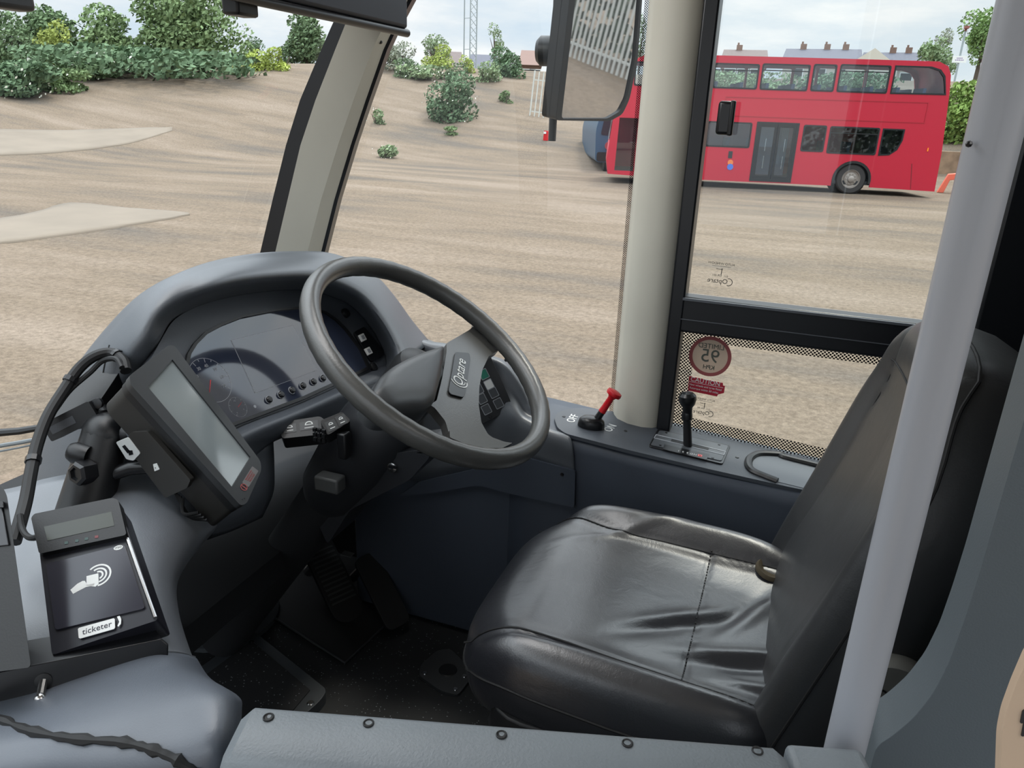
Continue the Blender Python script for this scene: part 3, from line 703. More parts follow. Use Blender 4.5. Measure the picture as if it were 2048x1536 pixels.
# A pillar (trim_1): black edge | cream | crease | cream | black edge, from dash to header
def pillar_a():
    rows = [(540, 511, 541, 606, 632, 641), (515, 518, 548, 612, 639, 647), (400, 545, 575, 642, 668, 676), (290, 572, 601, 676, 701, 709), (200, 600, 631, 707, 731, 739),
            (100, 642, 670, 744, 766, 774), (50, 664, 690, 768, 789, 797), (0, 688, 714, 794, 815, 824), (-90, 736, 760, 845, 864, 872)]
    ys = (1.50, 1.505, 1.555, 1.595, 1.60)
    P = [[onY(x, r[0], y) for x, y in zip(r[1:], ys)] for r in rows]
    root = bpy.data.objects.new('trim_1', None); COL.objects.link(root); root.location = P[1][2]; struct(root)
    def strip(nm, i0, i1, mt, push=0.0, back=.05):
        b = MB(); R = []
        for r in P:
            q = [r[i] for i in range(i0, i1+1)]
            q = [p+(p-CP).normalized()*push for p in q]
            outw = [p+V((-.02, .05, 0)) for p in q]
            R.append([outw[0]]+q+[outw[-1]]+[outw[0]])
        b.grid(R); return b.build(nm, mt, root, angle=25)
    strip('pillar_cover', 1, 3, M_cream)
    strip('seal', 0, 1, M_frame, .004); strip('seal', 3, 4, M_frame, .004)
    for px, py in ((760, 84),): 
        screwhead(onY(px, py, 1.572), V((0, -1, 0)), .004, 'screw', root, M_black)
pillar_a()

# B pillar (trim_2)
def pillar_b():
    b = MB(); prof = [(-.338, 1.634), (-.330, 1.612), (-.318, 1.592), (-.29, 1.578), (-.258, 1.577), (-.235, 1.586), (-.222, 1.604), (-.214, 1.66)]
    b.grid([[V((x, y, z)) for x, y in prof] for z in (1.50, 1.9, 2.3, 2.75)])
    struct(b.build('trim_2', M_cream, angle=60))
pillar_b()

def pane(name, x0, x1, zf0, zr0, z1, y=YG, t=.004):
    b = MB(); vs = []
    for yy in (y, y+t): vs += [(x0, yy, zf0), (x1, yy, zr0), (x1, yy, z1), (x0, yy, z1)]
    b.add(vs, [(0, 1, 2, 3), (7, 6, 5, 4), (0, 4, 5, 1), (1, 5, 6, 2), (2, 6, 7, 3), (3, 7, 4, 0)])
    return struct(b.build(name, M_glass, smooth=False))
WX0, WX1 = -.197, .345
ZB0, ZB1 = 1.765, 1.843                     # the black bar of the driver's window
w3 = pane('window_3', WX0, WX1, ZB1, ZB1, 2.60)
w4 = pane('window_4', WX0, WX1, 1.528, 1.492, ZB0)
fr = MB(); 
fr.box((-.211, 1.615, 2.06), (.030, .055, 1.12))
fr.build('window_frame', M_frame, w3, bevel=.004)
MB().box((.42, 1.62, 2.06), (.15, .06, 1.2)).build('window_frame', M_frame, w3, bevel=.006)
br = MB().box((.07, 1.612, (ZB0+ZB1)/2), (.56, .045, ZB1-ZB0)).build('window_bar', M_frame, w3, bevel=.006)
MB().box((.07, 1.588, ZB1-.004), (.54, .006, .005)).build('bar_lip', mat('bar_edge', (84, 88, 94), .4), br)
MB().box((.07, 1.588, ZB0+.030), (.54, .003, .0015)).build('bar_groove', mat('bar_edge', (84, 88, 94), .4), br)
# window catch
c = onY(1450, 236, 1.585)
cb = MB().box((c.x, c.y+.012, c.z), (.030, .035, .062)).build('catch', M_blackm, w3, bevel=.006)
MB().box((c.x+.013, c.y-.008, c.z), (.010, .014, .064)).build('catch_tab', M_black, cb, bevel=.003)

# quarter glass and windscreen
def quarter():
    b = MB(); n = 8; R = []
    for z0 in range(5):
        t = z0/4; row = []
        zz = 1.50+1.2*t
        for i in range(n+1):
            u = i/n; xa = -1.16+.30*(zz-1.82)/.55*.9 if zz > 1.5 else -1.2
            x = xa+(-.335-xa)*u
            row.append(V((x, YG+.012-.02*(1-u)**2, zz)))
        R.append(row)
    b.grid(R); return struct(b.build('window_2', M_glass))
w2 = quarter()
def windscreen():
    b = MB(); R = []
    for j in range(7):
        z = 1.36+1.32*j/6; row = []
        for i in range(17):
            y = 1.66-2.34*i/16
            x = -1.30-.26*(1-((y-.42)/1.10)**2)+.44*(z-1.82)*(.75+.25*((y-.42)/1.1)**2)
            row.append(V((x, y, z)))
        R.append(row)
    b.grid(R); return struct(b.build('window_1', M_glass))
w1 = windscreen()

# printed dot borders (they are part of the glass)
def frit(poly_rows, parent, name='printed_border', k=1.0):
    b = MB(); b.grid(poly_rows); o = b.build(name, M_frit, parent, smooth=False, fix=False)
    me = o.data; uv = me.uv_layers.new(name='raster')
    for lp in me.loops:
        co = me.vertices[lp.vertex_index].co
        uv.data[lp.index].uv = (co.x*k, co.z*k)
    return o
y_ = YG-.001
fw = .030
frit([[V((WX0, y_, ZB0)), V((WX1, y_, ZB0))], [V((WX0, y_, ZB0-fw*.85)), V((WX1, y_, ZB0-fw*.85))]], w4)
frit([[V((WX0, y_, 1.528)), V((WX1, y_, 1.492))], [V((WX0, y_, 1.528+fw*1.1)), V((WX1, y_, 1.492+fw*1.1))]], w4)
frit([[V((WX0, y_, 1.53)), V((WX0, y_, ZB0))], [V((WX0+fw, y_, 1.53)), V((WX0+fw, y_, ZB0))]], w4)
frit([[V((-.335, YG+.004, 1.5)), V((-.335, YG+.004, 2.7))], [V((-.347, YG+.004, 1.5)), V((-.347, YG+.004, 2.7))]], w2, k=1.7)

# stickers and etched marks on the glass
def glassmark(px, py, w, h=None): 
    p = onY(px, py, YG-.002); return frame(p, (1, 0, 0), (0, 0, 1))
def speed_sticker():
    p = onY(1420, 713, YG-.003); root = thing('speed_sticker', 'round reversed LIMITED 95 KPH sticker with a dull red ring on the lower window', 'sticker', p)
    M = frame(p, (1, 0, 0), (0, 0, 1)); R = abs(onY(1463, 713, YG).x-onY(1377, 713, YG).x)/2
    MB().prism(circ(0, 0, R*.84, 40), z0=-.0004, z1=0, M=M).build('face', mat('sticker_face', (214, 190, 168), .7), root)
    MB().prism(circ(0, 0, R, 48), [circ(0, 0, R*.83, 48)], z0=-.0004, z1=.0003, M=M).build('ring', mat('sticker_ring', (158, 84, 84), .7), root)
    d = mat('sticker_print', (88, 92, 84), .7)
    text('limited_lettering', 'LIMITED', M @ Matrix.Translation((0, R*.50, .0006)), R*.34, d, root, mirror=True)
    text('number_lettering', '95', M @ Matrix.Translation((0, 0, .0006)), R*.92, d, root, mirror=True)
    text('unit_lettering', 'KPH', M @ Matrix.Translation((0, -R*.55, .0006)), R*.30, d, root, mirror=True)
speed_sticker()
def caution_sticker():
    pts = [(1378, 753), (1447, 766), (1443, 775), (1441, 791), (1376, 780)]
    p = onY(1411, 772, YG-.003); root = thing('caution_sticker', 'torn red CAUTION sticker below the round speed sticker', 'sticker', p)
    M = frame(p, onY(1447, 766, YG-.003)-onY(1378, 753, YG-.003), (0, 0, 1))
    pl = pxpoly(M, [(1378, 752), (1446, 766), (1446, 771), (1450, 772), (1448, 786), (1436, 789), (1434, 793), (1376, 781)])
    MB().prism(pl, z0=-.0004, z1=0, M=M).build('face', M_redp, root)
    w = (onY(1447, 766, YG)-onY(1378, 753, YG)).length
    text('caution_lettering', 'CAUTION', M @ Matrix.Translation((-.002, .010, .0004)), w*.19, M_white, root)
    text('wheels_lettering', 'New wheels and tyres fitted', M @ Matrix.Translation((0, -.0025, .0004)), w*.082, M_white, root)
    text('torque_lettering', 'Retorque within 50 miles', M @ Matrix.Translation((-.002, -.0105, .0004)), w*.082, M_white, root)
    MB().box((0, .0035, .0003), (w, .0008, .0004), M).build('line', M_white, root)
caution_sticker()
def glass_stamp(name, px, py, label, sc_):
    p = onY(px, py, YG-.003); M = frame(p, (1, 0, -.03), (0, 0, 1)); root = thing(name, label, 'glass marking', p, 'maker stamps on the driver window')
    d = mat('black_etch', (34, 34, 36), .6); k = sc_
    text('maker_lettering', 'AUTO WINDOW', M @ Matrix.Translation((-.001, .016*k, 0)), .0062*k, d, root, mirror=True)
    text('standard_lettering', 'E11  43R-001', M @ Matrix.Translation((0, -.006*k, 0)), .0052*k, d, root, mirror=True)
    text('name_lettering', 'Optare', M @ Matrix.Translation((-.003*k, -.016*k, 0)), .0125*k, d, root, mirror=True)
    MB().prism(arcband(.017*k, -.016*k, .006*k, .0072*k, -110, 110), z0=-.0003, z1=.0003, M=M).build('swoosh', d, root)
    MB().box((0, .0115*k, 0), (.034*k, .0006, .0005), M).box((.002, .002*k, 0), (.0015, .012*k, .0005), M).box((-.003, .006*k, 0), (.012*k, .0008, .0005), M).build('emblem', d, root)
glass_stamp('glass_stamp', 1441, 545, 'small black reversed maker stamp low on the upper sliding window', 1.15)
glass_stamp('glass_stamp', 1407, 812, 'small black reversed maker stamp below the red caution sticker', 1.0)

# unseen fill lights added on the ceiling to brighten the cab interior
def fill_lamp(label, x, y, w, d, power):
    root = thing('fill_lamp', label, 'lamp', (x, y, 2.75), 'added fill lights')
    MB().box((x, y, 2.745), (w+.04, d+.04, .02)).build('fill_frame', M_white, root, bevel=.004)
    MB().box((x, y, 2.733), (w, d, .006)).build('fill_panel', mat('fill_panel_white', (255, 252, 245), .5, emit=1.5), root)
    l_ = bpy.data.lights.new('fill_glow', 'AREA'); l_.shape = 'RECTANGLE'; l_.size = w; l_.size_y = d; l_.energy = power; l_.color = (.97, .98, 1.0)
    o = bpy.data.objects.new('fill_glow', l_); COL.objects.link(o); o.parent = root; o.location = (0, 0, -.03)
fill_lamp('added fill light panel on the ceiling above the driver cab', -.85, .95, .5, .9, 7)
fill_lamp('added fill light panel on the ceiling above the aisle behind the cab', 1.4, .2, 1.6, .6, 7)

# ================================================================== DASHBOARD
FQ, FN = V((-.85, 1.11, 1.70)), V((cos(.6), 0, sin(.6)))
FF = frame(FQ, (0, 1, 0), None, FN)          # x = toward the offside, y = up the face, z = out of it
def fp(px, py, off=0.0): return onp(px, py, FQ+FN*off, FN)
dash = thing('dashboard', 'grey moulded dashboard with hooded instrument binnacle behind the steering wheel', 'dashboard', (-.95, 1.1, FLOOR))
# hood: face edge -> roll -> silhouette -> back
SIL = [(60, 1030), (74, 950), (88, 885), (112, 820), (152, 750), (215, 668), (280, 602), (350, 561), (430, 532), (520, 516), (600, 512), (655, 514), (705, 530), (752, 560), (790, 603), (822, 648), (856, 690)]
INN = [(258, 1050), (262, 950), (262, 860), (268, 800), (285, 745), (318, 684), (342, 643), (375, 622), (415, 606), (470, 592), (545, 582), (605, 580), (650, 589), (703, 613), (748, 666), (772, 719), (766, 748)]
def hood():
    ds = [1.27, 1.27, 1.265, 1.255, 1.24, 1.22, 1.205]; di = [1.24, 1.24, 1.235, 1.23, 1.225]
    A = [at(x, y, ds[i]) if i < len(ds) else fp(x, y, .06 if i > 7 else .055) for i, (x, y) in enumerate(SIL)]
    C = [at(x, y, di[i]) if i < len(di) else fp(x, y, .005) for i, (x, y) in enumerate(INN)]
    B = [];B2 = []; D = []; E = []
    for i in range(len(SIL)):
        (x0, y0), (x1, y1) = INN[i], SIL[i]
        B2.append(fp(x0+(x1-x0)*.12, y0+(y1-y0)*.12, .030) if i > 7 else at(x0+(x1-x0)*.10, y0+(y1-y0)*.10, (C[i]-CP).dot(CF)-.022))
        x2, y2 = x0+(x1-x0)*.45, y0+(y1-y0)*.45
        dm = ((A[i]-CP).dot(CF)+(C[i]-CP).dot(CF))/2
        B.append(fp(x2, y2, .088) if i > 7 else at(x2, y2, dm-.045))
        o = A[i]-FQ; o = (o-FN*o.dot(FN)).normalized()
        D.append(A[i]+ray(*SIL[i]).normalized()*.06-o*.004)
        E.append(A[i]+ray(*SIL[i]).normalized()*.22+V((0, 0, -.10))-o*.06)
    G = [V((min(p.x-.12, -1.05), p.y, 1.42)) for p in E]
    R = surf([C, B2, B, A, D, E, G], 30, 72)
    o = MB().grid(R).build('hood', M_dash, dash, angle=80, solid=.006)
    # moulded joint on the nearside flank
    from mathutils.bvhtree import BVHTree
    nc = len(R[0]); bv = BVHTree.FromPolygons([p for r in R for p in r], [(i*nc+j, i*nc+j+1, (i+1)*nc+j+1, (i+1)*nc+j) for i in range(len(R)-1) for j in range(nc-1)])
    J = [bv.ray_cast(CP, ray(x, y).normalized())[0] for x, y in ((219, 690), (212, 718), (206, 750), (203, 790), (201, 830), (199, 880), (198, 930), (198, 980))]
    J = [p for p in J if p]
    MB().tube(cat(J, 24), .0014, 6).build('joint', M_rubber, o)
hood()
# flat recessed face inside the hood
face_px = INN[2:]+[(771, 735), (700, 768), (560, 830), (420, 890), (330, 930)]
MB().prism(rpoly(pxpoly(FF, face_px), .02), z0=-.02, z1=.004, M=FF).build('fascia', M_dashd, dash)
clus_px = [(468, 846), (600, 796), (729, 737), (713, 701), (685, 664), (666, 645), (644, 630), (622, 624), (595, 621), (547, 626), (478, 640), (440, 655), (410, 671), (388, 693), (376, 712), (368, 745), (372, 790), (400, 850), (440, 858)]
cl2 = pxpoly(FF, clus_px)
cc = (sum(p[0] for p in cl2)/len(cl2), sum(p[1] for p in cl2)/len(cl2))
big = [(cc[0]+(x-cc[0])*1.035, cc[1]+(y-cc[1])*1.06) for x, y in cl2]
MB().prism(big, [cl2], z0=.003, z1=.010, M=FF).build('instrument_bezel', M_black, dash)
inst = MB().prism(cl2, z0=.003, z1=.0065, M=FF).build('instrument_panel', M_cluster, dash, smooth=False)
Zc = .0068
def fl(pts, M=FF, z=Zc, d=.0004): return MB().prism(pts, z0=z-d, z1=z, M=M)
def gauge(name, cpx, rpx, needle, nums):
    c = to2(FF, fp(*cpx, Zc)); r = abs(to2(FF, fp(cpx[0], cpx[1]-rpx, Zc))[1]-c[1])
    g = fl(arcband(c[0], c[1], r*.985, r, 0, 360, 48)).build(name, M_grey, inst)
    b = MB()
    n_ = 15 if len(nums) > 4 else 8
    for i in range(n_):
        a = rad(225-270*i/(n_-1)); q = r*(.80 if i % 2 == 0 else .88)
        u, w = (cos(a), sin(a)), (-sin(a)*r*.012, cos(a)*r*.012)
        b.prism([(c[0]+u[0]*q+w[0], c[1]+u[1]*q+w[1]), (c[0]+u[0]*q-w[0], c[1]+u[1]*q-w[1]), (c[0]+u[0]*r*.97-w[0], c[1]+u[1]*r*.97-w[1]), (c[0]+u[0]*r*.97+w[0], c[1]+u[1]*r*.97+w[1])], z0=Zc-.0004, z1=Zc, M=FF)
    b.build(name+'_scale', M_grey, inst)
    for i, s_ in enumerate(nums):
        a = rad(225-270*i/(len(nums)-1))
        text('numeral', s_, FF @ Matrix.Translation((c[0]+cos(a)*r*.64, c[1]+sin(a)*r*.64, Zc)), r*.2, M_grey, inst, depth=.0002)
    a = rad(needle); MB().prism([(c[0]-sin(a)*r*.02, c[1]+cos(a)*r*.02), (c[0]+sin(a)*r*.02, c[1]-cos(a)*r*.02), (c[0]+cos(a)*r*.8, c[1]+sin(a)*r*.8)], z0=Zc, z1=Zc+.0006, M=FF).build('needle', M_red, inst)
gauge('speedometer', (421, 760), 52, 228, ('0', '10', '20', '30', '40', '50', '60', '70'))
gauge('fuel_gauge', (476, 814), 24, 20, ('E', '1/2', 'F'))
lc = pxpoly(FF, [(458, 684), (581, 654), (629, 743), (506, 789)])
cx_, cy_ = sum(p[0] for p in lc)/4, sum(p[1] for p in lc)/4
fl(lc, d=.0002).build('display', mat('display_glass', (58, 62, 74), .06, spec=.8), inst, smooth=False)
fl([(cx_+(x-cx_)*1.012, cy_+(y-cy_)*1.015) for x, y in lc], z=Zc+.0001).build('display_line', M_grey, inst)
fl(lc, z=Zc+.0003, d=.0003).build('display_face', mat('display_glass', (58, 62, 74), .06, spec=.8), inst, smooth=False)
for i, p in enumerate([(537, 800), (561, 790), (583, 781), (605, 772), (626, 764), (645, 757), (663, 749)]):
    c = fp(*p, .007); k = MB().lathe(c, FN, [(.0062, 0), (.0062, .004), (.0045, .006), (0, .0062)], 16).build('button', M_blackm, inst)
    MB().lathe(c, FN, [(.0062, .0), (.0076, .0002), (.0076, .0008), (.0062, .001)], 20).build('button_ring', M_grey, k)
for p in ((510, 813),): fl(circ(*to2(FF, fp(*p, Zc)), .003, 8), z=Zc).build('warning_symbol', M_grey, inst)
sp = rpoly(pxpoly(FF, [(702, 668), (723, 656), (762, 704), (758, 718), (737, 727)]), .008)
swp = MB().prism(sp, z0=.003, z1=.009, M=FF).build('switch_plate', M_blackm, dash, bevel=.001)
for q in ([(710, 675), (719, 671), (726, 684), (717, 688)], [(722, 702), (731, 698), (738, 711), (729, 715)]):
    k = MB().prism(pxpoly(FF, q), z0=.008, z1=.013, M=FF).build('rocker_switch', M_white, swp, bevel=.0008)
    pp = pxpoly(FF, q); c_ = (sum(a[0] for a in pp)/4, sum(a[1] for a in pp)/4)
    MB().prism([(c_[0]+(a[0]-c_[0])*.55, c_[1]+(a[1]-c_[1])*.55) for a in pp], z0=.013, z1=.0133, M=FF).build('symbol', M_grey, k)
for p in ((690, 627), (745, 735)):
    MB().lathe(fp(*p, .004), FN, [(.011, 0), (.010, .006), (.007, .008), (0, .008)], 20).build('knob', M_black, dash)

# strip and lower fascia under the instruments
def lowers():
    r0 = [fp(x, y, .004) for x, y in [(400, 905), (472, 856), (600, 806), (735, 745), (790, 722), (850, 700)]]
    r1 = [fp(x, y, .030) for x, y in [(420, 930), (482, 872), (606, 820), (742, 760), (800, 745), (860, 735)]]
    r2 = [fp(x, y, .020) for x, y in [(430, 950), (500, 890), (620, 838), (756, 782), (815, 770), (870, 765)]]
    r3 = [fp(x, y, -.005) for x, y in [(440, 990), (547, 884), (640, 866), (790, 810), (850, 800), (890, 800)]]
    r4 = [r3[0]+V((-.02, .0, -.05)), fp(548, 950, -.02)]+[p+V((-.12, 0, -.03)) for p in r3[2:]]
    r5 = [r3[0]+V((-.03, .0, -.10)), fp(546, 1000, -.04)]+[p+V((-.2, 0, -.1)) for p in r3[2:]]
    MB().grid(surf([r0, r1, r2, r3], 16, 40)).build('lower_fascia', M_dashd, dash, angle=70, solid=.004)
    a = [fp(410, 880, .0), fp(470, 900, .0), fp(547, 884, -.004)]
    b = [fp(415, 960, .0), fp(480, 960, .0), fp(549, 935, -.02)]
    c = [fp(415, 1035, -.01), fp(480, 1030, -.02), fp(547, 985, -.04)]
    d = [fp(415, 1080, -.06), fp(470, 1060, -.06), fp(525, 1035, -.07)]
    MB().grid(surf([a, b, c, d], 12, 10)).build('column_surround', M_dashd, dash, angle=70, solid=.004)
lowers()

# offside end: top shelf, switch pod
def pod():
    far = [(800, 660), (852, 682), (895, 690), (979, 712), (1014, 727), (1042, 762), (1060, 798), (1070, 812), (1086, 820), (1100, 826), (1112, 832)]
    far3 = [onY(x, y, 1.50 if i < 8 else 1.50+.04*(i-7)) for i, (x, y) in enumerate(far)]
    back = [p+V((-.03, .14-(.04*(i-7) if i > 7 else 0), -.05)) for i, p in enumerate(far3)]
    mid = [(815, 700), (862, 715), (910, 735), (968, 735), (1002, 752), (1030, 792), (1048, 822), (1066, 834), (1082, 842), (1096, 850), (1110, 858)]
    mid3 = [onY(x, y, 1.475 if i < 8 else 1.475+.02*(i-7)) for i, (x, y) in enumerate(mid)]
    m2 = [(800, 770), (850, 800), (900, 830), (945, 850), (985, 848), (1025, 838), (1045, 845), (1062, 852), (1085, 860), (1110, 868), (1140, 874)]
    m23 = [onY(x, y, 1.44) for x, y in m2]
    low = [onY(x, y, 1.435) for x, y in [(800, 960), (850, 962), (900, 950), (945, 940), (985, 935), (1025, 925), (1045, 920), (1070, 920), (1098, 930), (1126, 940), (1150, 950)]]
    o = MB().grid(surf([back, far3, mid3, m23, low], 22, 50)).build('switch_pod', M_dash, dash, angle=80, solid=.004)
    q0, q1, q2 = onY(979, 714, 1.466), onY(1025, 814, 1.462), onY(962, 849, 1.428)
    nn = (q1-q0).cross(q2-q0).normalized(); nn = nn if nn.dot(CF) < 0 else -nn
    PM = frame((q0+q1+q2)/3, q1-q2, None, nn)
    pl = MB().prism(rpoly(pxpoly(PM, [(979, 708), (1027, 815), (960, 850), (915, 745)]), .008), z0=-.01, z1=.004, M=PM).build('key_panel', M_blackm, dash, bevel=.001)
    g = mat('green_key', (40, 120, 100), .5); dk = mat('dark_key', (70, 74, 78), .5)
    for (px, py, mt_) in ((968, 748, g), (978, 768, M_white), (987, 785, dk), (997, 806, dk), (948, 758, dk), (957, 778, dk), (964, 797, dk), (973, 818, dk)):
        P0 = onp(px, py, PM.translation, nn); f_ = frame(P0, onp(px+10, py-5, PM.translation, nn)-P0, None, nn)
        k = MB().prism(rrect(.019, .022, .002), [rrect(.0165, .0195, .002)], z0=.004, z1=.0062, M=f_).build('key_rim', M_grey, pl)
        MB().prism(rrect(.0164, .0194, .002), z0=.004, z1=.0058, M=f_).build('key', mt_, k)
    for p in ((981, 834), (1012, 720)):
        MB().lathe(onp(*p, PM.translation+nn*.004, nn), nn, [(.004, 0), (.003, .0015), (0, .0018)], 12).build('screw', M_black, pl)
pod()
# underside and dark void behind the dash
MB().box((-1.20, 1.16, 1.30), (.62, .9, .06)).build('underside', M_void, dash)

# ---- nearside console wing
def z_(L_, z): return [onZ(x, y, z) for x, y in L_]
def wing():
    root = thing('console', 'pale grey moulded console carrying the card reader, curving from dash to cab door', 'console', (-.75, .6, FLOOR))
    def rows(spec):
        R = []
        for r in spec:
            q = [onZ(*p) for p in r]
            e = q[-1]
            q += [V((e.x-.03, e.y-.01, e.z-.03)), V((e.x-.12, e.y-.03, 1.40)), V((e.x-.16, e.y-.03, FLOOR))]
            R.append(q)
        return R
    spec = [
        [(-260, 1000, 1.58), (-40, 985, 1.60), (40, 972, 1.615), (100, 955, 1.63), (250, 930, 1.64), (330, 945, 1.63), (395, 985, 1.605), (432, 1040, 1.575), (440, 1052, 1.54)],
        [(-260, 1080, 1.59), (-20, 1060, 1.605), (80, 1035, 1.615), (160, 1020, 1.625), (255, 1005, 1.632), (318, 1025, 1.625), (362, 1058, 1.605), (392, 1083, 1.575), (400, 1095, 1.54)],
        [(-260, 1170, 1.59), (0, 1150, 1.605), (100, 1130, 1.61), (190, 1110, 1.62), (262, 1098, 1.625), (305, 1110, 1.618), (334, 1132, 1.60), (352, 1152, 1.575), (356, 1160, 1.54)],
        [(-260, 1270, 1.59), (20, 1240, 1.60), (120, 1220, 1.605), (210, 1200, 1.615), (275, 1190, 1.62), (310, 1195, 1.613), (336, 1208, 1.595), (351, 1218, 1.57), (355, 1225, 1.535)],
        [(-260, 1370, 1.585), (40, 1330, 1.59), (140, 1310, 1.595), (230, 1290, 1.605), (290, 1280, 1.612), (325, 1282, 1.608), (354, 1291, 1.59), (374, 1302, 1.565), (380, 1310, 1.53)],
        [(-260, 1392, 1.585), (40, 1352, 1.59), (140, 1332, 1.596), (230, 1312, 1.605), (296, 1304, 1.612), (332, 1302, 1.608), (362, 1305, 1.59), (382, 1310, 1.565), (390, 1318, 1.53)]]
    MB().grid(surf(rows(spec), 30, 40)).build('upper_moulding', M_wing, root, angle=80, solid=.004)
    spec2 = [
        [(-260, 1394, 1.582), (40, 1354, 1.588), (140, 1334, 1.594), (230, 1314, 1.603), (297, 1306, 1.610), (333, 1304, 1.606), (363, 1307, 1.588), (384, 1313, 1.563), (392, 1322, 1.53)],
        [(-260, 1440, 1.59), (40, 1400, 1.60), (150, 1375, 1.61), (250, 1350, 1.62), (320, 1340, 1.625), (362, 1338, 1.62), (393, 1344, 1.60), (412, 1353, 1.57), (419, 1362, 1.535)],
        [(-260, 1500, 1.61), (40, 1450, 1.62), (150, 1425, 1.635), (260, 1400, 1.645), (350, 1382, 1.655), (410, 1372, 1.66), (448, 1377, 1.65), (468, 1388, 1.62), (474, 1398, 1.57)],
        [(-260, 1560, 1.61), (40, 1500, 1.625), (160, 1480, 1.64), (270, 1458, 1.65), (360, 1435, 1.66), (425, 1418, 1.668), (460, 1416, 1.66), (477, 1420, 1.635), (480, 1430, 1.58)],
        [(-260, 1640, 1.59), (40, 1570, 1.605), (170, 1560, 1.62), (290, 1545, 1.635), (380, 1530, 1.645), (430, 1515, 1.65), (455, 1510, 1.64), (468, 1512, 1.62), (472, 1520, 1.57)],
        [(-260, 1760, 1.50), (40, 1690, 1.52), (180, 1680, 1.54), (300, 1670, 1.55), (390, 1650, 1.56), (425, 1640, 1.56), (445, 1636, 1.55), (455, 1640, 1.54), (460, 1650, 1.50)]]
    R2 = surf(rows(spec2), 30, 40)
    lo = MB().grid(R2).build('lower_moulding', mat('console_lower_plastic', (86, 92, 101), .42, spec=.7, bump=.12, bscale=600, var=.1, vscale=7), root, angle=80, solid=.004)
    # worn dark joint running to the door
    pts = [(-80, 1425), (0, 1440), (60, 1462), (150, 1478), (240, 1484), (300, 1498), (350, 1518), (400, 1545)]
    from mathutils.bvhtree import BVHTree
    vs = [p for r in R2 for p in r]; nc = len(R2[0])
    bv = BVHTree.FromPolygons(vs, [(i*nc+j, i*nc+j+1, (i+1)*nc+j+1, (i+1)*nc+j) for i in range(len(R2)-1) for j in range(nc-1)])
    P = []
    for x, y in pts:
        h, n_, i_, d_ = bv.ray_cast(CP, ray(x, y).normalized())
        if h: P.append(h-ray(x, y).normalized()*.001)
    if len(P) > 2: MB().tube(cat(P, 40), [.0045+.002*sin(i*1.7)*sin(i*.6) for i in range(40)], 8).build('worn_joint', M_rubber, root)
    return root
wing()

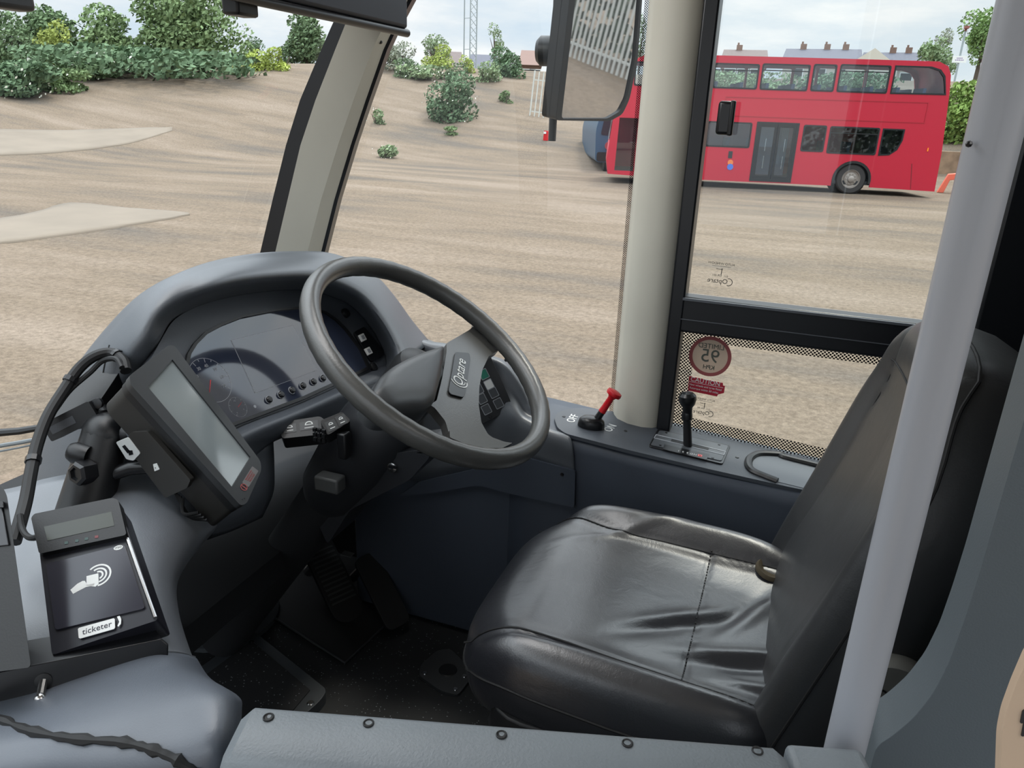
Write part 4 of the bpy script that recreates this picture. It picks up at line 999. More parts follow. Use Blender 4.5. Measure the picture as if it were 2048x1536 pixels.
# ================================================================== STEERING WHEEL AND COLUMN
WC = V((-.566, 1.143, 1.786)); WN = V((sin(.615), 0, cos(.615)))
WM = frame(WC, (0, 1, 0), None, WN)
def wpx(off, pts): 
    q = WC+WN*off; return [to2(WM, onp(x, y, q, WN)) for x, y in pts]
def z5(L_): return [(600+x/2.926, 500+y/2.926) for x, y in L_]
def wheel():
    root = thing('steering_wheel', 'worn dark grey steering wheel with a maker badge on its boss', 'steering wheel', WC)
    R = .235; b = MB(); n = 96; pr = 14; vs = []; fs = []
    for i in range(n):
        a = 2*pi*i/n; u = V((cos(a), sin(a), 0))
        for j in range(pr):
            t = 2*pi*j/pr
            vs.append(u*(R+.0165*cos(t))+V((0, 0, .0195*sin(t)-.0004*cos(a*48))))
    for i in range(n):
        for j in range(pr):
            fs.append((i*pr+j, ((i+1) % n)*pr+j, ((i+1) % n)*pr+(j+1) % pr, i*pr+(j+1) % pr))
    b.add(vs, fs, WM); b.build('rim', M_wheel, root, angle=80)
    o = -.020
    body = wpx(o, z5([(858, 545), (990, 468), (1022, 440), (1030, 405), (1080, 450), (1180, 545), (1165, 585), (1105, 622), (1068, 700), (1050, 800), (1046, 905), (1062, 1010), (1100, 1078), (1150, 1112), (1190, 1140), (1120, 1160), (1040, 1150), (950, 1130), (875, 1108), (868, 1060), (850, 1000), (790, 925), (760, 905), (800, 880), (832, 750), (858, 600)]))
    MB().prism(rpoly(body, .004), z0=o-.016, z1=o, M=WM).build('spoke_plate', M_wheel, root, bevel=.006, seg=3)
    # lower spoke cap and upper spoke cap (rubbery pieces meeting the rim)
    c1 = wpx(o+.002, z5([(872, 1105), (870, 1060), (905, 1044), (990, 1060), (1085, 1090), (1190, 1128), (1240, 1135), (1180, 1165), (1080, 1165), (960, 1140)]))
    MB().prism(rpoly(c1, .004), z0=o-.010, z1=o+.005, M=WM).build('spoke_cap', M_wheel, root, bevel=.005, seg=3)
    # domed horn pad
    po = wpx(.004, z5([(418, 842), (440, 790), (470, 735), (540, 675), (640, 622), (740, 582), (850, 548), (857, 560), (852, 640), (832, 750), (800, 878), (735, 920), (640, 925), (560, 938), (500, 930), (450, 890)]))
    po = rpoly(po, .012, 3); cx = sum(p[0] for p in po)/len(po); cy = sum(p[1] for p in po)/len(po)
    rows = []
    for k, (f_, zz) in enumerate(((1.0, -.045), (1.0, -.012), (.985, -.004), (.95, .001), (.88, .006), (.72, .010), (.45, .012), (.2, .0125), (.0, .0125))):
        rows.append([WM @ V((cx+(p[0]-cx)*f_, cy+(p[1]-cy)*f_, zz)) for p in po+[po[0]]])
    MB().grid(rows).build('horn_pad', M_hub, root, angle=60)
    # boss under the pad
    MB().lathe(WC-WN*.10, WN, [(.055, -.03), (.055, .05), (.050, .07), (.03, .08), (0, .08)], 32).build('boss', M_black, root)
    # badge
    bp = wpx(o+.003, z5([(908, 598), (990, 604), (996, 640), (965, 845), (955, 865), (880, 845), (868, 825), (888, 720)]))
    bd = MB().prism(rpoly(bp, .006), z0=o, z1=o+.004, M=WM).build('badge', M_blackm, root, bevel=.001)
    p0 = onp(600+925/2.926, 500+790/2.926, WC+WN*(o+.0045), WN); p1 = onp(600+945/2.926, 500+655/2.926, WC+WN*(o+.0045), WN)
    BM = frame((p0+p1)/2, p1-p0, None, WN); ln = (p1-p0).length
    text('badge_lettering', 'Optare', BM @ Matrix.Translation((ln*.07, 0, 0)), ln*.38, M_white, bd, shear=.15)
    MB().prism(arcband(-ln*.30, -.0005, ln*.21, ln*.235, 120, 290), z0=-.0002, z1=.0003, M=BM).prism(arcband(-ln*.28, -.0005, ln*.155, ln*.17, 180, 280), z0=-.0002, z1=.0003, M=BM).build('swoosh', M_white, bd)
wheel()
def column():
    root = thing('steering_column', 'black steering column with shroud and two control stalks under the wheel', 'steering column', WC-WN*.75)
    mt = mat('column_plastic', (36, 38, 42), .5, bump=.05)
    ax = -WN; sx = V((0, 1, 0)); uy = WN.cross(sx)
    def ring(t, hx, hy, dx=0, dy=0): return [WC+ax*t+sx*(dx+hx*cos(2*pi*i/24)*(1 if abs(cos(2*pi*i/24)) < .9 else 1))+uy*(dy+hy*sin(2*pi*i/24)) for i in range(25)]
    MB().grid([ring(.125, .055, .05), ring(.145, .070, .066), ring(.19, .080, .078), ring(.27, .082, .080), ring(.38, .070, .070), ring(.42, .05, .05)]).build('shroud', mt, root, angle=60)
    MB().grid([ring(.40, .055, .055), ring(.62, .05, .05), ring(.95, .06, .05)]).build('column_tube', M_void, root)
    # rear lower wedge carrying the lock
    wd = [(800, 905), (840, 900), (862, 912), (820, 960), (770, 985), (700, 1020), (655, 1090), (620, 1010), (690, 915)]
    P = onY(785, 934, 1.10)
    WF = frame(P, (1, 0, 0), (0, 0, 1))
    MB().prism(rpoly(pxpoly(WF, wd), .012), z0=-.11, z1=.0, M=WF).build('lower_shroud', mt, root, bevel=.006)
    lk = MB().lathe(onY(785, 934, 1.098), V((0, -1, 0)), [(.010, 0), (.010, .004), (.006, .006), (0, .006)], 16).build('fixing', M_steel, root)
    MB().box(onY(785, 934, 1.088), (.016, .004, .004)).build('slot', M_blackm, lk)
    # adjusting lever block low on the column
    q = onY(660, 965, 1.04)
    MB().box((q.x, q.y, q.z), (.05, .03, .03), ).build('adjust_lever', mat('lever_grey', (74, 76, 76), .5), root, bevel=.004)
    # stalks
    def stalk(name, top, thick, yb, extra):
        a = [at(x, y, d) for x, y, d in top]; c = sum(a, V())/len(a)
        nn = (a[1]-a[0]).cross(a[2]-a[0]).normalized(); nn = nn if nn.dot(CF) < 0 else -nn
        M = frame(c, a[1]-a[0], None, nn); pl = rpoly([to2(M, p) for p in a], .005)
        s_ = MB().prism(pl, z0=-thick, z1=0, M=M).build(name, M_black, root, bevel=.0025)
        pl2 = rpoly([to2(M, p) for p in a], .005)
        return s_, M
    s1, M1 = stalk('lamp_stalk', [(553, 845, 1.345), (640, 832, 1.36), (660, 848, 1.35), (648, 868, 1.335), (565, 878, 1.325)], .030, 0, None)
    s2, M2 = stalk('wiper_stalk', [(640, 842, 1.315), (684, 824, 1.33), (702, 842, 1.325), (655, 869, 1.30)], .036, 0, None)
    def mark(M, px, w, h, par, nm, tri=False):
        p = onp(*px, M.translation, M.to_3x3().col[2]); c = to2(M, p)
        fr_ = MB().prism(rrect(w, h, .001, 2, *c), z0=0, z1=.0006, M=M).build('symbol_field', mat('stalk_field', (52, 54, 56), .4), par)
        b = MB()
        b.prism(arcband(c[0], c[1]+h*.12, w*.16, w*.22, 0, 180, 8), z0=.0005, z1=.0009, M=M).prism(rrect(w*.44, h*.07, .0001, 1, c[0], c[1]+h*.10), z0=.0005, z1=.0009, M=M)
        b.prism(rrect(w*.5, h*.07, .0001, 1, c[0], c[1]-h*.25), z0=.0005, z1=.0009, M=M)
        b.build('symbol', M_white, fr_)
    mark(M1, (580, 857), .022, .019, s1, 'a'); mark(M1, (618, 851), .032, .019, s1, 'b')
    mark(M2, (663, 851), .018, .020, s2, 'a'); mark(M2, (683, 840), .017, .020, s2, 'b')
    # ribbed end of the wiper stalk
    e = at(640, 862, 1.312); b = MB()
    for i in range(3):
        for j in range(3): b.box((e.x-.006+.009*i, e.y-.006, e.z-.014+.009*j), (.006, .006, .006))
    b.build('end_ribs', M_black, s2)
    k = MB().box(at(688, 890, 1.33), (.018, .02, .05)).build('stalk_stem', M_black, s2, bevel=.003)
column()

# ================================================================== OFFSIDE LEDGE
LZ = lambda x: 1.512-.072*x                              # top of the ledge, falling gently to the rear
LQ, LN = V((0, 1.5, LZ(0))), V((.072, 0, 1)).normalized()
LM = frame(LQ, (1, 0, -.072), None, LN)                  # x = rearward, y = toward the window
def lp(px, py): return to2(LM, onp(px, py, LQ, LN))
def side_console():
    root = thing('side_console', 'dark grey ledge under the driver window with brake panel, selector and cup recess', 'console', (.05, 1.52, FLOOR))
    R = []
    for x in [-.52+.05*i for i in range(23)]:
        z = LZ(x)
        R.append([V((x, y, z+dz)) for y, dz in ((1.625, .004), (1.60, 0), (1.48, 0), (1.462, -.001), (1.450, -.006), (1.443, -.016), (1.441, -.03), (1.441, -.3), (1.441, -.56))])
    MB().grid(R).build('ledge', M_panel, root, angle=50, solid=.004)
    # recessed tray pieces and raised switch panel
    pl = [lp(*p) for p in [(1108, 842), (1112, 832), (1128, 824), (1160, 820), (1240, 829), (1340, 848), (1480, 884), (1640, 922), (1700, 938), (1700, 1000), (1590, 982), (1545, 972), (1420, 944), (1256, 905), (1130, 872), (1114, 860)]]
    MB().prism(rpoly(pl, .012), z0=-.002, z1=.006, M=LM).build('top_panel', mat('ledge_plastic', (68, 73, 80), .5, bump=.15, bscale=500), root, bevel=.004)
    MB().box((-.66, 1.452, 1.24), (.56, .02, .56)).build('front_side_panel', M_panel, root, bevel=.006)
    kp = frame(V((-.45, 1.436, 1.35)), (1, 0, 0), (0, 0, 1))
    o = MB().prism(rpoly(pxpoly(kp, [(800, 990), (840, 962), (1000, 925), (1060, 915), (1152, 940), (1150, 1013), (1020, 985), (960, 968), (860, 985)]), .006), z0=-.004, z1=.006, M=kp).build('kick_panel', M_panel, root, bevel=.002)
    MB().lathe(onY(1124, 949, 1.430), V((0, -1, 0)), [(.0045, 0), (.004, .0015), (.0015, .001), (0, .001)], 12).build('screw', M_blackm, o)
    for p in ((1127, 838), (1250, 867), (1473, 920)):
        q = lp(*p); MB().lathe(LM @ V((q[0], q[1], .006)), LN, [(.0042, 0), (.0035, .0012), (.0012, .0006), (0, .0006)], 12).build('screw', M_blackm, root)
    # OFF / ON lettering
    for s_, a, b_ in (('OFF', (1138, 851), (1152, 833)), ('ON', (1212, 869), (1228, 853))):
        A, B = lp(*a), lp(*b_); M = LM @ Matrix.Translation(((A[0]+B[0])/2, (A[1]+B[1])/2, .0062)) @ Matrix.Rotation(math.atan2(B[1]-A[1], B[0]-A[0]), 4, 'Z')
        text(s_.lower()+'_lettering', s_, M, .027, M_white, root)
    # cup recess: horseshoe rim
    rim = [(1640, 940), (1566, 921), (1560, 916), (1518, 914), (1500, 921), (1495, 934), (1503, 948), (1530, 960), (1553, 969)]
    P = [LM @ V((*lp(*p), .006)) for p in rim]
    MB().tube(cat(P, 48), .0088, 10).build('cup_rim', M_black, root)
    fl_ = [lp(*p) for p in rim]+[lp(1660, 995), lp(1680, 950)]
    MB().prism(rpoly(fl_, .006), z0=.003, z1=.0068, M=LM).build('cup_tray', mat('tray_plastic', (88, 93, 99), .4), root)
    return root
side_console()
def brake():
    q = lp(1180, 862); P = LM @ V((q[0], q[1], .006)); root = thing('parking_brake_lever', 'red-handled parking brake lever between OFF and ON', 'lever', P)
    a, b_ = lp(1160, 855), lp(1207, 862); u = math.atan2(b_[1]-a[1], b_[0]-a[0]); M = LM @ Matrix.Translation((*lp(1181, 858), .006)) @ Matrix.Rotation(u, 4, 'Z')
    r = []
    for (w, h, z) in ((.030, .021, 0), (.0305, .0215, .006), (.028, .019, .016), (.022, .015, .022), (.012, .009, .0245), (0, 0, .025)):
        r.append([M @ V((w*cos(2*pi*i/28), h*sin(2*pi*i/28), z)) for i in range(29)])
    MB().grid(r).build('gaiter', M_blackm, root)
    d0 = (P-CP).dot(CF)
    s0 = M @ V((.010, 0, .018)); dd = (s0-CP).dot(CF)
    t = at(1225, 792, dd-.02); m_ = s0+(t-s0)*.35; ax = (t-s0).normalized()
    MB().cyl(s0, m_, .0085, .0075, 16).build('stem', M_blackm, root)
    MB().lathe(m_, ax, [(0, -.002), (.0085, -.001), (.0078, .012), (.0072, (t-m_).length-.006), (.0105, (t-m_).length), (.0165, (t-m_).length+.002), (.0175, (t-m_).length+.006), (.0165, (t-m_).length+.011), (.011, (t-m_).length+.013), (0, (t-m_).length+.0135)], 24).build('red_handle', M_red, root)
brake()
def selector():
    q = lp(1378, 901); P = LM @ V((q[0], q[1], .006)); root = thing('gear_selector', 'black ball-topped gear selector lever in its gate on the ledge', 'gear selector', P)
    def poly(L_): return [lp(*p) for p in L_]
    def zz(L_): return [(1080+x/3.413, 740+y/3.413) for x, y in L_]
    base = MB().prism(rpoly(poly(zz([(800, 425), (1295, 540), (1240, 668), (736, 545)])), .008), z0=.004, z1=.009, M=LM).build('gate_frame', M_blackm, root, bevel=.002)
    MB().prism(rpoly(poly(zz([(812, 438), (1280, 545), (1232, 650), (750, 538)])), .006), z0=.008, z1=.0105, M=LM).build('gate_plate', mat('gate_grey', (78, 82, 86), .4), root, bevel=.001)
    MB().prism(poly(zz([(895, 496), (1150, 558), (1140, 582), (885, 520)])), z0=.0102, z1=.0108, M=LM).build('slot', M_rubber, root)
    MB().prism(poly(zz([(785, 468), (1262, 585), (1250, 612), (770, 495)])), [poly(zz([(790, 474), (1256, 588), (1246, 606), (776, 493)]))], z0=.0104, z1=.0112, M=LM).build('slot_trim', M_grey, root)
    ip = MB().prism(poly(zz([(842, 538), (1145, 608), (1130, 645), (832, 572)])), z0=.0104, z1=.0112, M=LM).build('indicator_strip', M_blackm, root)
    L_ = zz([(940, 584), (970, 591), (1000, 598), (1026, 604), (1052, 610)])
    ang = math.atan2(lp(*L_[4])[1]-lp(*L_[0])[1], lp(*L_[4])[0]-lp(*L_[0])[0])
    for p, s_ in zip(L_, ('1', '2', '3', 'D', 'N')):
        c = lp(*p); text('gear_lettering', s_, LM @ Matrix.Translation((*c, .0114)) @ Matrix.Rotation(ang+pi, 4, 'Z'), .0095, M_white, ip, depth=.0002)
    c = lp(*zz([(1085, 616)])[0]); M = LM @ Matrix.Translation((*c, .0112)) @ Matrix.Rotation(ang+pi, 4, 'Z')
    k = MB().box((0, 0, .0002), (.009, .010, .0004), M).build('reverse_mark', mat('pink_mark', (236, 120, 116), .5), ip)
    text('gear_lettering', 'R', M @ Matrix.Translation((0, 0, .0006)), .0085, M_redp, k, depth=.0002)
    for p in zz([(856, 458), (1216, 540), (815, 545), (1172, 630)]):
        q = lp(*p); MB().lathe(LM @ V((*q, .0104)), LN, [(.003, 0), (.0026, .001), (0, .001)], 10).build('screw', M_blackm, root)
    s0 = LM @ V((*lp(*zz([(1004, 545)])[0]), .008)); d = (s0-CP).dot(CF)
    def pt(x, y): 
        v = ray(x, y); h = V((v.x, v.y)).length; return CP+v*(V((s0.x, s0.y)).length/h)
    top = pt(1376, 797); neck = pt(1375, 826); mid = pt(1374, 838)
    up = (top-s0).normalized()
    MB().tube([s0, s0.lerp(mid, .5), mid], [.0095, .0090, .0085], 14).build('lever_shaft', M_black, root)
    MB().lathe(mid-up*.002, up, [(.0085, 0), (.0115, .003), (.0115, (neck-mid).length), (.010, (neck-mid).length+.004), (0, (neck-mid).length+.005)], 20).build('collar', M_blackm, root)
    L0 = (top-neck).length
    MB().lathe(neck, up, [(.0, 0), (.0100, .0005), (.0105, L0*.40), (.0155, L0*.60), (.0190, L0*.95), (.0178, L0*1.2), (.012, L0*1.38), (0, L0*1.44)], 24).build('knob', M_blackm, root)
selector()

# ================================================================== DRIVER SEAT
def seat():
    root = thing('driver_seat', 'black leather driver seat with creased cushion and tall reclined back', 'driver seat', (-.05, 1.10, FLOOR))
    XC, YC, LH, WH = -.140, 1.062, .265, .238
    vsf = lambda u: .86-.22*smooth01((u+1)/.8)
    def g2(x, y, cx, cy, ang, sl, sw):
        dx, dy = x-cx, y-cy; a = dx*cos(ang)+dy*sin(ang); b_ = -dx*sin(ang)+dy*cos(ang)
        return math.exp(-(a/sl)**2-(b_/sw)**2)
    def top(x, y):
        u, v = (x-XC)/LH, (y-YC)/WH
        z = 1.470
        vf = vsf(u)
        if v > 0: z += .034*smooth01((v-vf+.10)/.30)*smooth01((u+1.05)/.5)
        else: z += .008*smooth01((-v-.62)/.25)
        inn = 1-smooth01((v-vf+.34)/.44)*.85 if v > 0 else 1-smooth01((-v-.66)/.2)*.7
        z -= .019*smooth01((u+.35)/1.0)*inn
        z -= .022*smooth01((-u-.55)/.42)
        z -= .004*math.exp(-((v-vf)/.018)**2)+.004*math.exp(-((v+.775)/.018)**2)
        z -= .0022*math.exp(-((x+.052)/.004)**2) if -.77 < v < vf else 0
        # creases of the worn cover
        z += .011*g2(x, y, -.07, 1.03, rad(38), .090, .014) - .010*g2(x, y, -.085, 1.005, rad(38), .085, .016)
        z += .010*g2(x, y, .03, 1.09, rad(60), .075, .014) - .008*g2(x, y, .012, 1.082, rad(60), .07, .014)
        z += .009*g2(x, y, .03, .985, rad(20), .085, .013) - .008*g2(x, y, .035, .962, rad(20), .08, .014)
        z += .005*g2(x, y, .04, .92, rad(12), .08, .010)
        z += .004*g2(x, y, -.20, 1.22, rad(30), .10, .010)
        return z
    def P(u, v):
        x, y = XC+u*LH, YC+v*WH*(1-.06*max(0, -u))
        e = (abs(u)**4.2+abs(v)**4.2)**(1/4.2)
        # map the square to a rounded square
        m_ = max(abs(u), abs(v)); k = m_/e if e > 1e-6 else 1
        x, y = XC+u*k*LH, YC+v*k*WH*(1-.06*max(0, -u))
        return x, y, m_
    n = 90; t = [-1+2*i/n for i in range(n+1)]
    t = [math.copysign(1-(1-abs(a))**1.35, a) for a in t]
    rows = []
    for u in t:
        r = []
        for v in t:
            x, y, m_ = P(u, v); q = smooth01((m_-.80)/.20)
            d = .055*(1-math.sqrt(max(0, 1-((m_-.78)/.22)**2))) if m_ > .78 else 0
            r.append(V((x, y, top(x, y)-d)))
        rows.append(r)
    b = MB().grid(rows)
    ring = [rows[0][j] for j in range(n+1)]+[rows[i][n] for i in range(1, n+1)]+[rows[n][j] for j in range(n-1, -1, -1)]+[rows[i][0] for i in range(n-1, 0, -1)]
    c = V((XC, YC, 1.40)); skirt = []
    for sc_, dz in ((1.0, 0), (1.012, -.02), (1.006, -.045), (.985, -.07), (.93, -.10)):
        skirt.append([V((c.x+(p.x-c.x)*sc_, c.y+(p.y-c.y)*sc_, p.z+dz)) for p in ring+[ring[0]]])
    b.grid(skirt)
    cu = b.build('cushion', M_leather, root, angle=75)
    # piping and seams
    pp = [V((c.x+(p.x-c.x)*1.014, c.y+(p.y-c.y)*1.014, p.z-.024)) for p in ring]
    MB().tube(pp[::3], .0022, 6, closed=True).build('piping', M_seam, cu)
    for s_ in (-1, 1):
        L_ = []
        for i in range(40):
            u = -.93+1.88*i/39; v = -.775 if s_ < 0 else vsf(u); x, y = XC+u*LH, YC+v*WH*(1-.06*max(0, -u)); m_ = min(.99, (abs(u)**4.2+abs(v)**4.2)**(1/4.2))
            d = .055*(1-math.sqrt(max(0, 1-((m_-.78)/.22)**2))) if m_ > .78 else 0
            L_.append(V((x, y, top(x, y)-d+.0006)))
        MB().tube(L_, .0013, 6).build('seam', M_seam, cu)
    st = MB()
    for i in range(46):
        y = YC-.180+.335*i/45; st.box((-.052, y, top(-.052, y)+.0010), (.0022, .0042, .0012))
    k = st.build('cross_stitching', M_seam, cu); tag(k, kind='stuff')
    # torn corner by the back on the far side
    ex, ey = .052, 1.212; ez = top(ex, ey)
    MB().lathe((ex, ey, ez-.004), (.1, -.25, 1), [(.0, .002), (.016, .003), (.020, .007), (.024, .009), (.027, .006), (.028, .002)], 20).build('torn_eyelet', mat('foam_edge', (66, 58, 42), .9), cu)
    # seat pan, bellows and base
    MB().prism(rrect(.44, .46, .07, 5, -.12, YC), z0=1.29, z1=1.345).build('seat_pan', M_rubber, root, bevel=.01)
    bl = [(.20, 0)]
    z0 = FLOOR+.04
    prof = []
    for i in range(7): prof += [(1.0, z0+.045*i), (1.10, z0+.045*i+.0225)]
    prof.append((1.0, 1.29)); R = []
    for f_, z in prof: R.append([V((p[0], p[1], z)) for p in [( -.13+(q[0])*f_, YC+q[1]*f_) for q in rrect(.42, .36, .08, 6)]+[(-.13+rrect(.42, .36, .08, 6)[0][0]*f_, YC+rrect(.42, .36, .08, 6)[0][1]*f_)]])
    MB().grid(R).build('bellows', M_rubber, root, angle=80)
    MB().prism(rrect(.50, .44, .05, 4, -.13, YC), z0=FLOOR, z1=z0).build('base_plate', M_black, root, bevel=.005)
    # ---- backrest
    YC = 1.09; B0 = V((.022, YC, 1.315)); UP = V((.275, 0, .961)); FR = V((-.961, 0, .275)); SD = V((0, 1, 0))
    Hh = .662
    def bf(h, v, front=True):
        w = .240*(1-.22*smooth01((h-.46)/.24)); 
        hh = h
        z = .016*smooth01((abs(v)-.68)/.25)-.012*math.exp(-((h-.40)/.22)**2)*(1-abs(v))
        z += .012*math.exp(-((h-.20)/.1)**2)*(1-v*v)
        z -= .004*math.exp(-((abs(abs(v)-.70))/.02)**2)
        if h > .52: z += .018*smooth01((h-.52)/.10)*(1-v*v*.5)
        return z, w
    n1, n2 = 60, 44
    rows = []
    for i in range(n1+1):
        a = -1+2*i/n1; a = math.copysign(1-(1-abs(a))**1.3, a); r = []
        for j in range(n2+1):
            c_ = -1+2*j/n2; c_ = math.copysign(1-(1-abs(c_))**1.3, c_)
            pw = 10 if a < 0 else 4.5; e = (abs(a)**pw+abs(c_)**pw)**(1/pw); m_ = max(abs(a), abs(c_)); k = m_/e if e > 1e-6 else 1
            h = Hh/2+a*k*Hh/2; z, w = bf(h, c_*k)
            d = .026*(1-math.sqrt(max(0, 1-((m_-.88)/.12)**2))) if m_ > .88 else 0
            r.append(B0+UP*h+SD*(c_*k*w)+FR*(z-d))
        rows.append(r)
    b = MB().grid(rows)
    ring = [rows[0][j] for j in range(n2+1)]+[rows[i][n2] for i in range(1, n1+1)]+[rows[n1][j] for j in range(n2-1, -1, -1)]+[rows[i][0] for i in range(n1-1, 0, -1)]
    cen = B0+UP*Hh/2; sk = []
    for sc_, dz in ((1.0, 0), (1.012, -.03), (1.012, -.07), (.98, -.11), (.80, -.135), (.4, -.145), (0, -.145)):
        q = []
        for p in ring+[ring[0]]:
            o = p-cen; dpt = o.dot(FR); o2 = o-FR*dpt
            q.append(cen+o2*sc_+FR*(dpt*(1 if sc_ > .9 else sc_)+dz))
        sk.append(q)
    b.grid(sk); bk = b.build('backrest', M_leather2, root, angle=75)
    pp = []
    for p in ring:
        o = p-cen; d_ = o.dot(FR); o2 = o-FR*d_; pp.append(cen+o2*1.008+FR*(d_-.012))
    MB().tube(pp[::3], .0022, 6, closed=True).build('piping', M_seam, bk)
    for s_ in (-1, 1):
        MB().tube([B0+UP*h+SD*(s_*.70*bf(h, .7)[1])+FR*(bf(h, .70)[0]+.0008) for h in [.05+.53*i/30 for i in range(30)]], .0013, 6).build('seam', M_seam, bk)
    MB().tube([B0+UP*((.575-.02*(v*v)))+SD*(v*bf(.575, v)[1])+FR*(bf(.575-.02*v*v, v)[0]+.0008) for v in [-.74+1.48*i/24 for i in range(25)]], .0013, 6).build('headrest_seam', M_seam, bk)
    # round recline knob on the aisle side
    p = onY(1782, 1384, .835); kn = MB().lathe((p.x, p.y+.01, p.z), (0, -1, 0), [(.044, -.012), (.046, 0), (.045, .012), (.040, .018), (.0, .019)], 32).build('recline_knob', mat('knob_grey', (92, 92, 88), .5, var=.1, vscale=30), root)
    MB().prism(arcband(0, 0, .006, .008, 20, 300), z0=0, z1=.001, M=frame((p.x-.012, p.y-.010, p.z), (1, 0, 0), (0, 0, 1))).build('knob_mark', M_blackm, kn)
    MB().cyl((p.x, p.y+.02, p.z), (p.x, p.y+.12, p.z), .02, n=16).build('pivot', M_black, root)
seat()

# ================================================================== TICKET MACHINE, READER, TRAY
def ticket_machine():
    P1, P2 = onY(320, 735, .81), onY(482, 945, .81); a = (P1-P2).normalized(); nn = V((-(P2-P1).z, 0, (P2-P1).x)).normalized()
    root = thing('ticket_machine', 'black touch-screen ticket machine tilted towards the driver', 'ticket machine', (P1+P2)/2-nn*.06)
    M = frame((P1+P2)/2, (0, 1, 0), None, nn)           # x = offside, y = up the screen
    q = lambda L_: pxpoly(M, L_)
    bez = q([(258, 752), (338, 690), (350, 692), (521, 922), (523, 940), (494, 1006), (482, 1012), (262, 770)])
    scr = q([(296, 774), (345, 719), (501, 914), (464, 974)])
    MB().prism(rpoly(bez, .006), [scr], z0=-.012, z1=.0, M=M).build('bezel', mat('machine_bezel', (46, 48, 50), .38), root, bevel=.003, seg=3)
    sc_ = MB().prism([(x*1.0, y*1.0) for x, y in scr], z0=-.006, z1=-.003, M=M).build('screen', M_screen, root, smooth=False)
    cx, cy = sum(p[0] for p in bez)/len(bez), sum(p[1] for p in bez)/len(bez)
    b2 = rpoly([(cx+(x-cx)*.985, cy+(y-cy)*.99) for x, y in bez], .006)
    MB().prism(b2, z0=-.026, z1=-.0125, M=M).build('front_shell', M_black, root, bevel=.002)
    hs = MB().prism([(cx+(x-cx)*.96, cy+(y-cy)*.98) for x, y in rpoly(bez, .008)], z0=-.078, z1=-.0262, M=M).build('rear_shell', mat('machine_shell', (40, 39, 37), .45), root, bevel=.004)
    # service door on the nearside flank
    x0 = min(p[0] for p in b2); ys = [p[1] for p in b2]; h = max(ys)-min(ys); yc = (max(ys)+min(ys))/2
    SF = frame(M @ V((x0+.0045, yc-.004, -.053)), M.to_3x3() @ V((0, -1, 0)), None, M.to_3x3() @ V((-1, 0, 0)))
    S = lambda L_: pxpoly(SF, L_)
    dr = MB().prism(rpoly(S([(252, 884), (268, 862), (298, 860), (385, 958), (378, 974), (334, 994)]), .003), z0=-.004, z1=.004, M=SF).build('service_door', mat('machine_shell', (40, 39, 37), .45), root, bevel=.0015)
    c_ = S([(316, 933)])[0]
    st_ = MB().prism(rpoly(S([(311, 926), (318, 924), (324, 936), (314, 940)]), .001), z0=.004, z1=.0048, M=SF).build('white_sticker', M_white, dr)
    text('tick_mark', 'v', SF @ Matrix.Translation((*c_, .0050)), .004, M_blackm, st_)
    pl = MB().prism(rpoly(S([(237, 882), (262, 872), (286, 904), (272, 919), (258, 916)]), .003), z0=-.004, z1=.005, M=SF).build('port_plate', mat('port_white', (196, 198, 196), .5), root, bevel=.001)
    MB().prism(S([(250, 890), (255, 887), (266, 900), (261, 904)]), z0=.0046, z1=.0056, M=SF).prism(S([(262, 898), (270, 898), (272, 906), (264, 908)]), z0=.0046, z1=.0056, M=SF).build('port_socket', M_blackm, pl)
    # warning print on the bottom bezel
    p0, p1 = onp(481, 985, M.translation, nn), onp(512, 935, M.translation, nn); TM = frame((p0+p1)/2+nn*.0006, p1-p0, None, nn); w = (p1-p0).length
    lb = MB().prism(rrect(w*.66, .012, .001, 2, w*.12, 0), z0=-.0004, z1=0, M=TM).build('warning_label', mat('label_grey', (104, 102, 102), .5), root)
    dk = mat('label_print', (150, 74, 74), .5)
    for i, s_ in enumerate(('BREAKDOWN', 'EMERGENCY', 'PRESS HERE')):
        text('warning_lettering', s_, TM @ Matrix.Translation((w*.12, .0036-.0034*i, .0002)), .0034, dk, lb, depth=.0001)
    MB().prism(circ(-w*.30, 0, .0058, 24), [circ(-w*.30, 0, .0046, 24)], z0=0, z1=.0003, M=TM).box((-w*.30, 0, .0001), (.0016, .009, .0003), TM).build('warning_ring', dk, lb)
    for dx in (-.0035, .0035): 
        c = to2(M, onp(487+dx*600, 998-dx*300, M.translation, nn)); MB().prism(circ(*c, .0009, 8), z0=0, z1=.0004, M=M).build('indicator', M_blackm, root)
    w_ = MB()
    for k in range(4):
        p0, p1 = at(350+k*5, 985+k*4, 1.13), at(415-k*6, 1040-k*5, 1.12)
        w_.tube(cat([p0, p0.lerp(p1, .4)+V((0, -.004*k, -.022+.004*k)), p1], 14), .0026, 6)
    tag(w_.build('wiring', M_rubber, root), kind='stuff')
    return M
TMM = ticket_machine()
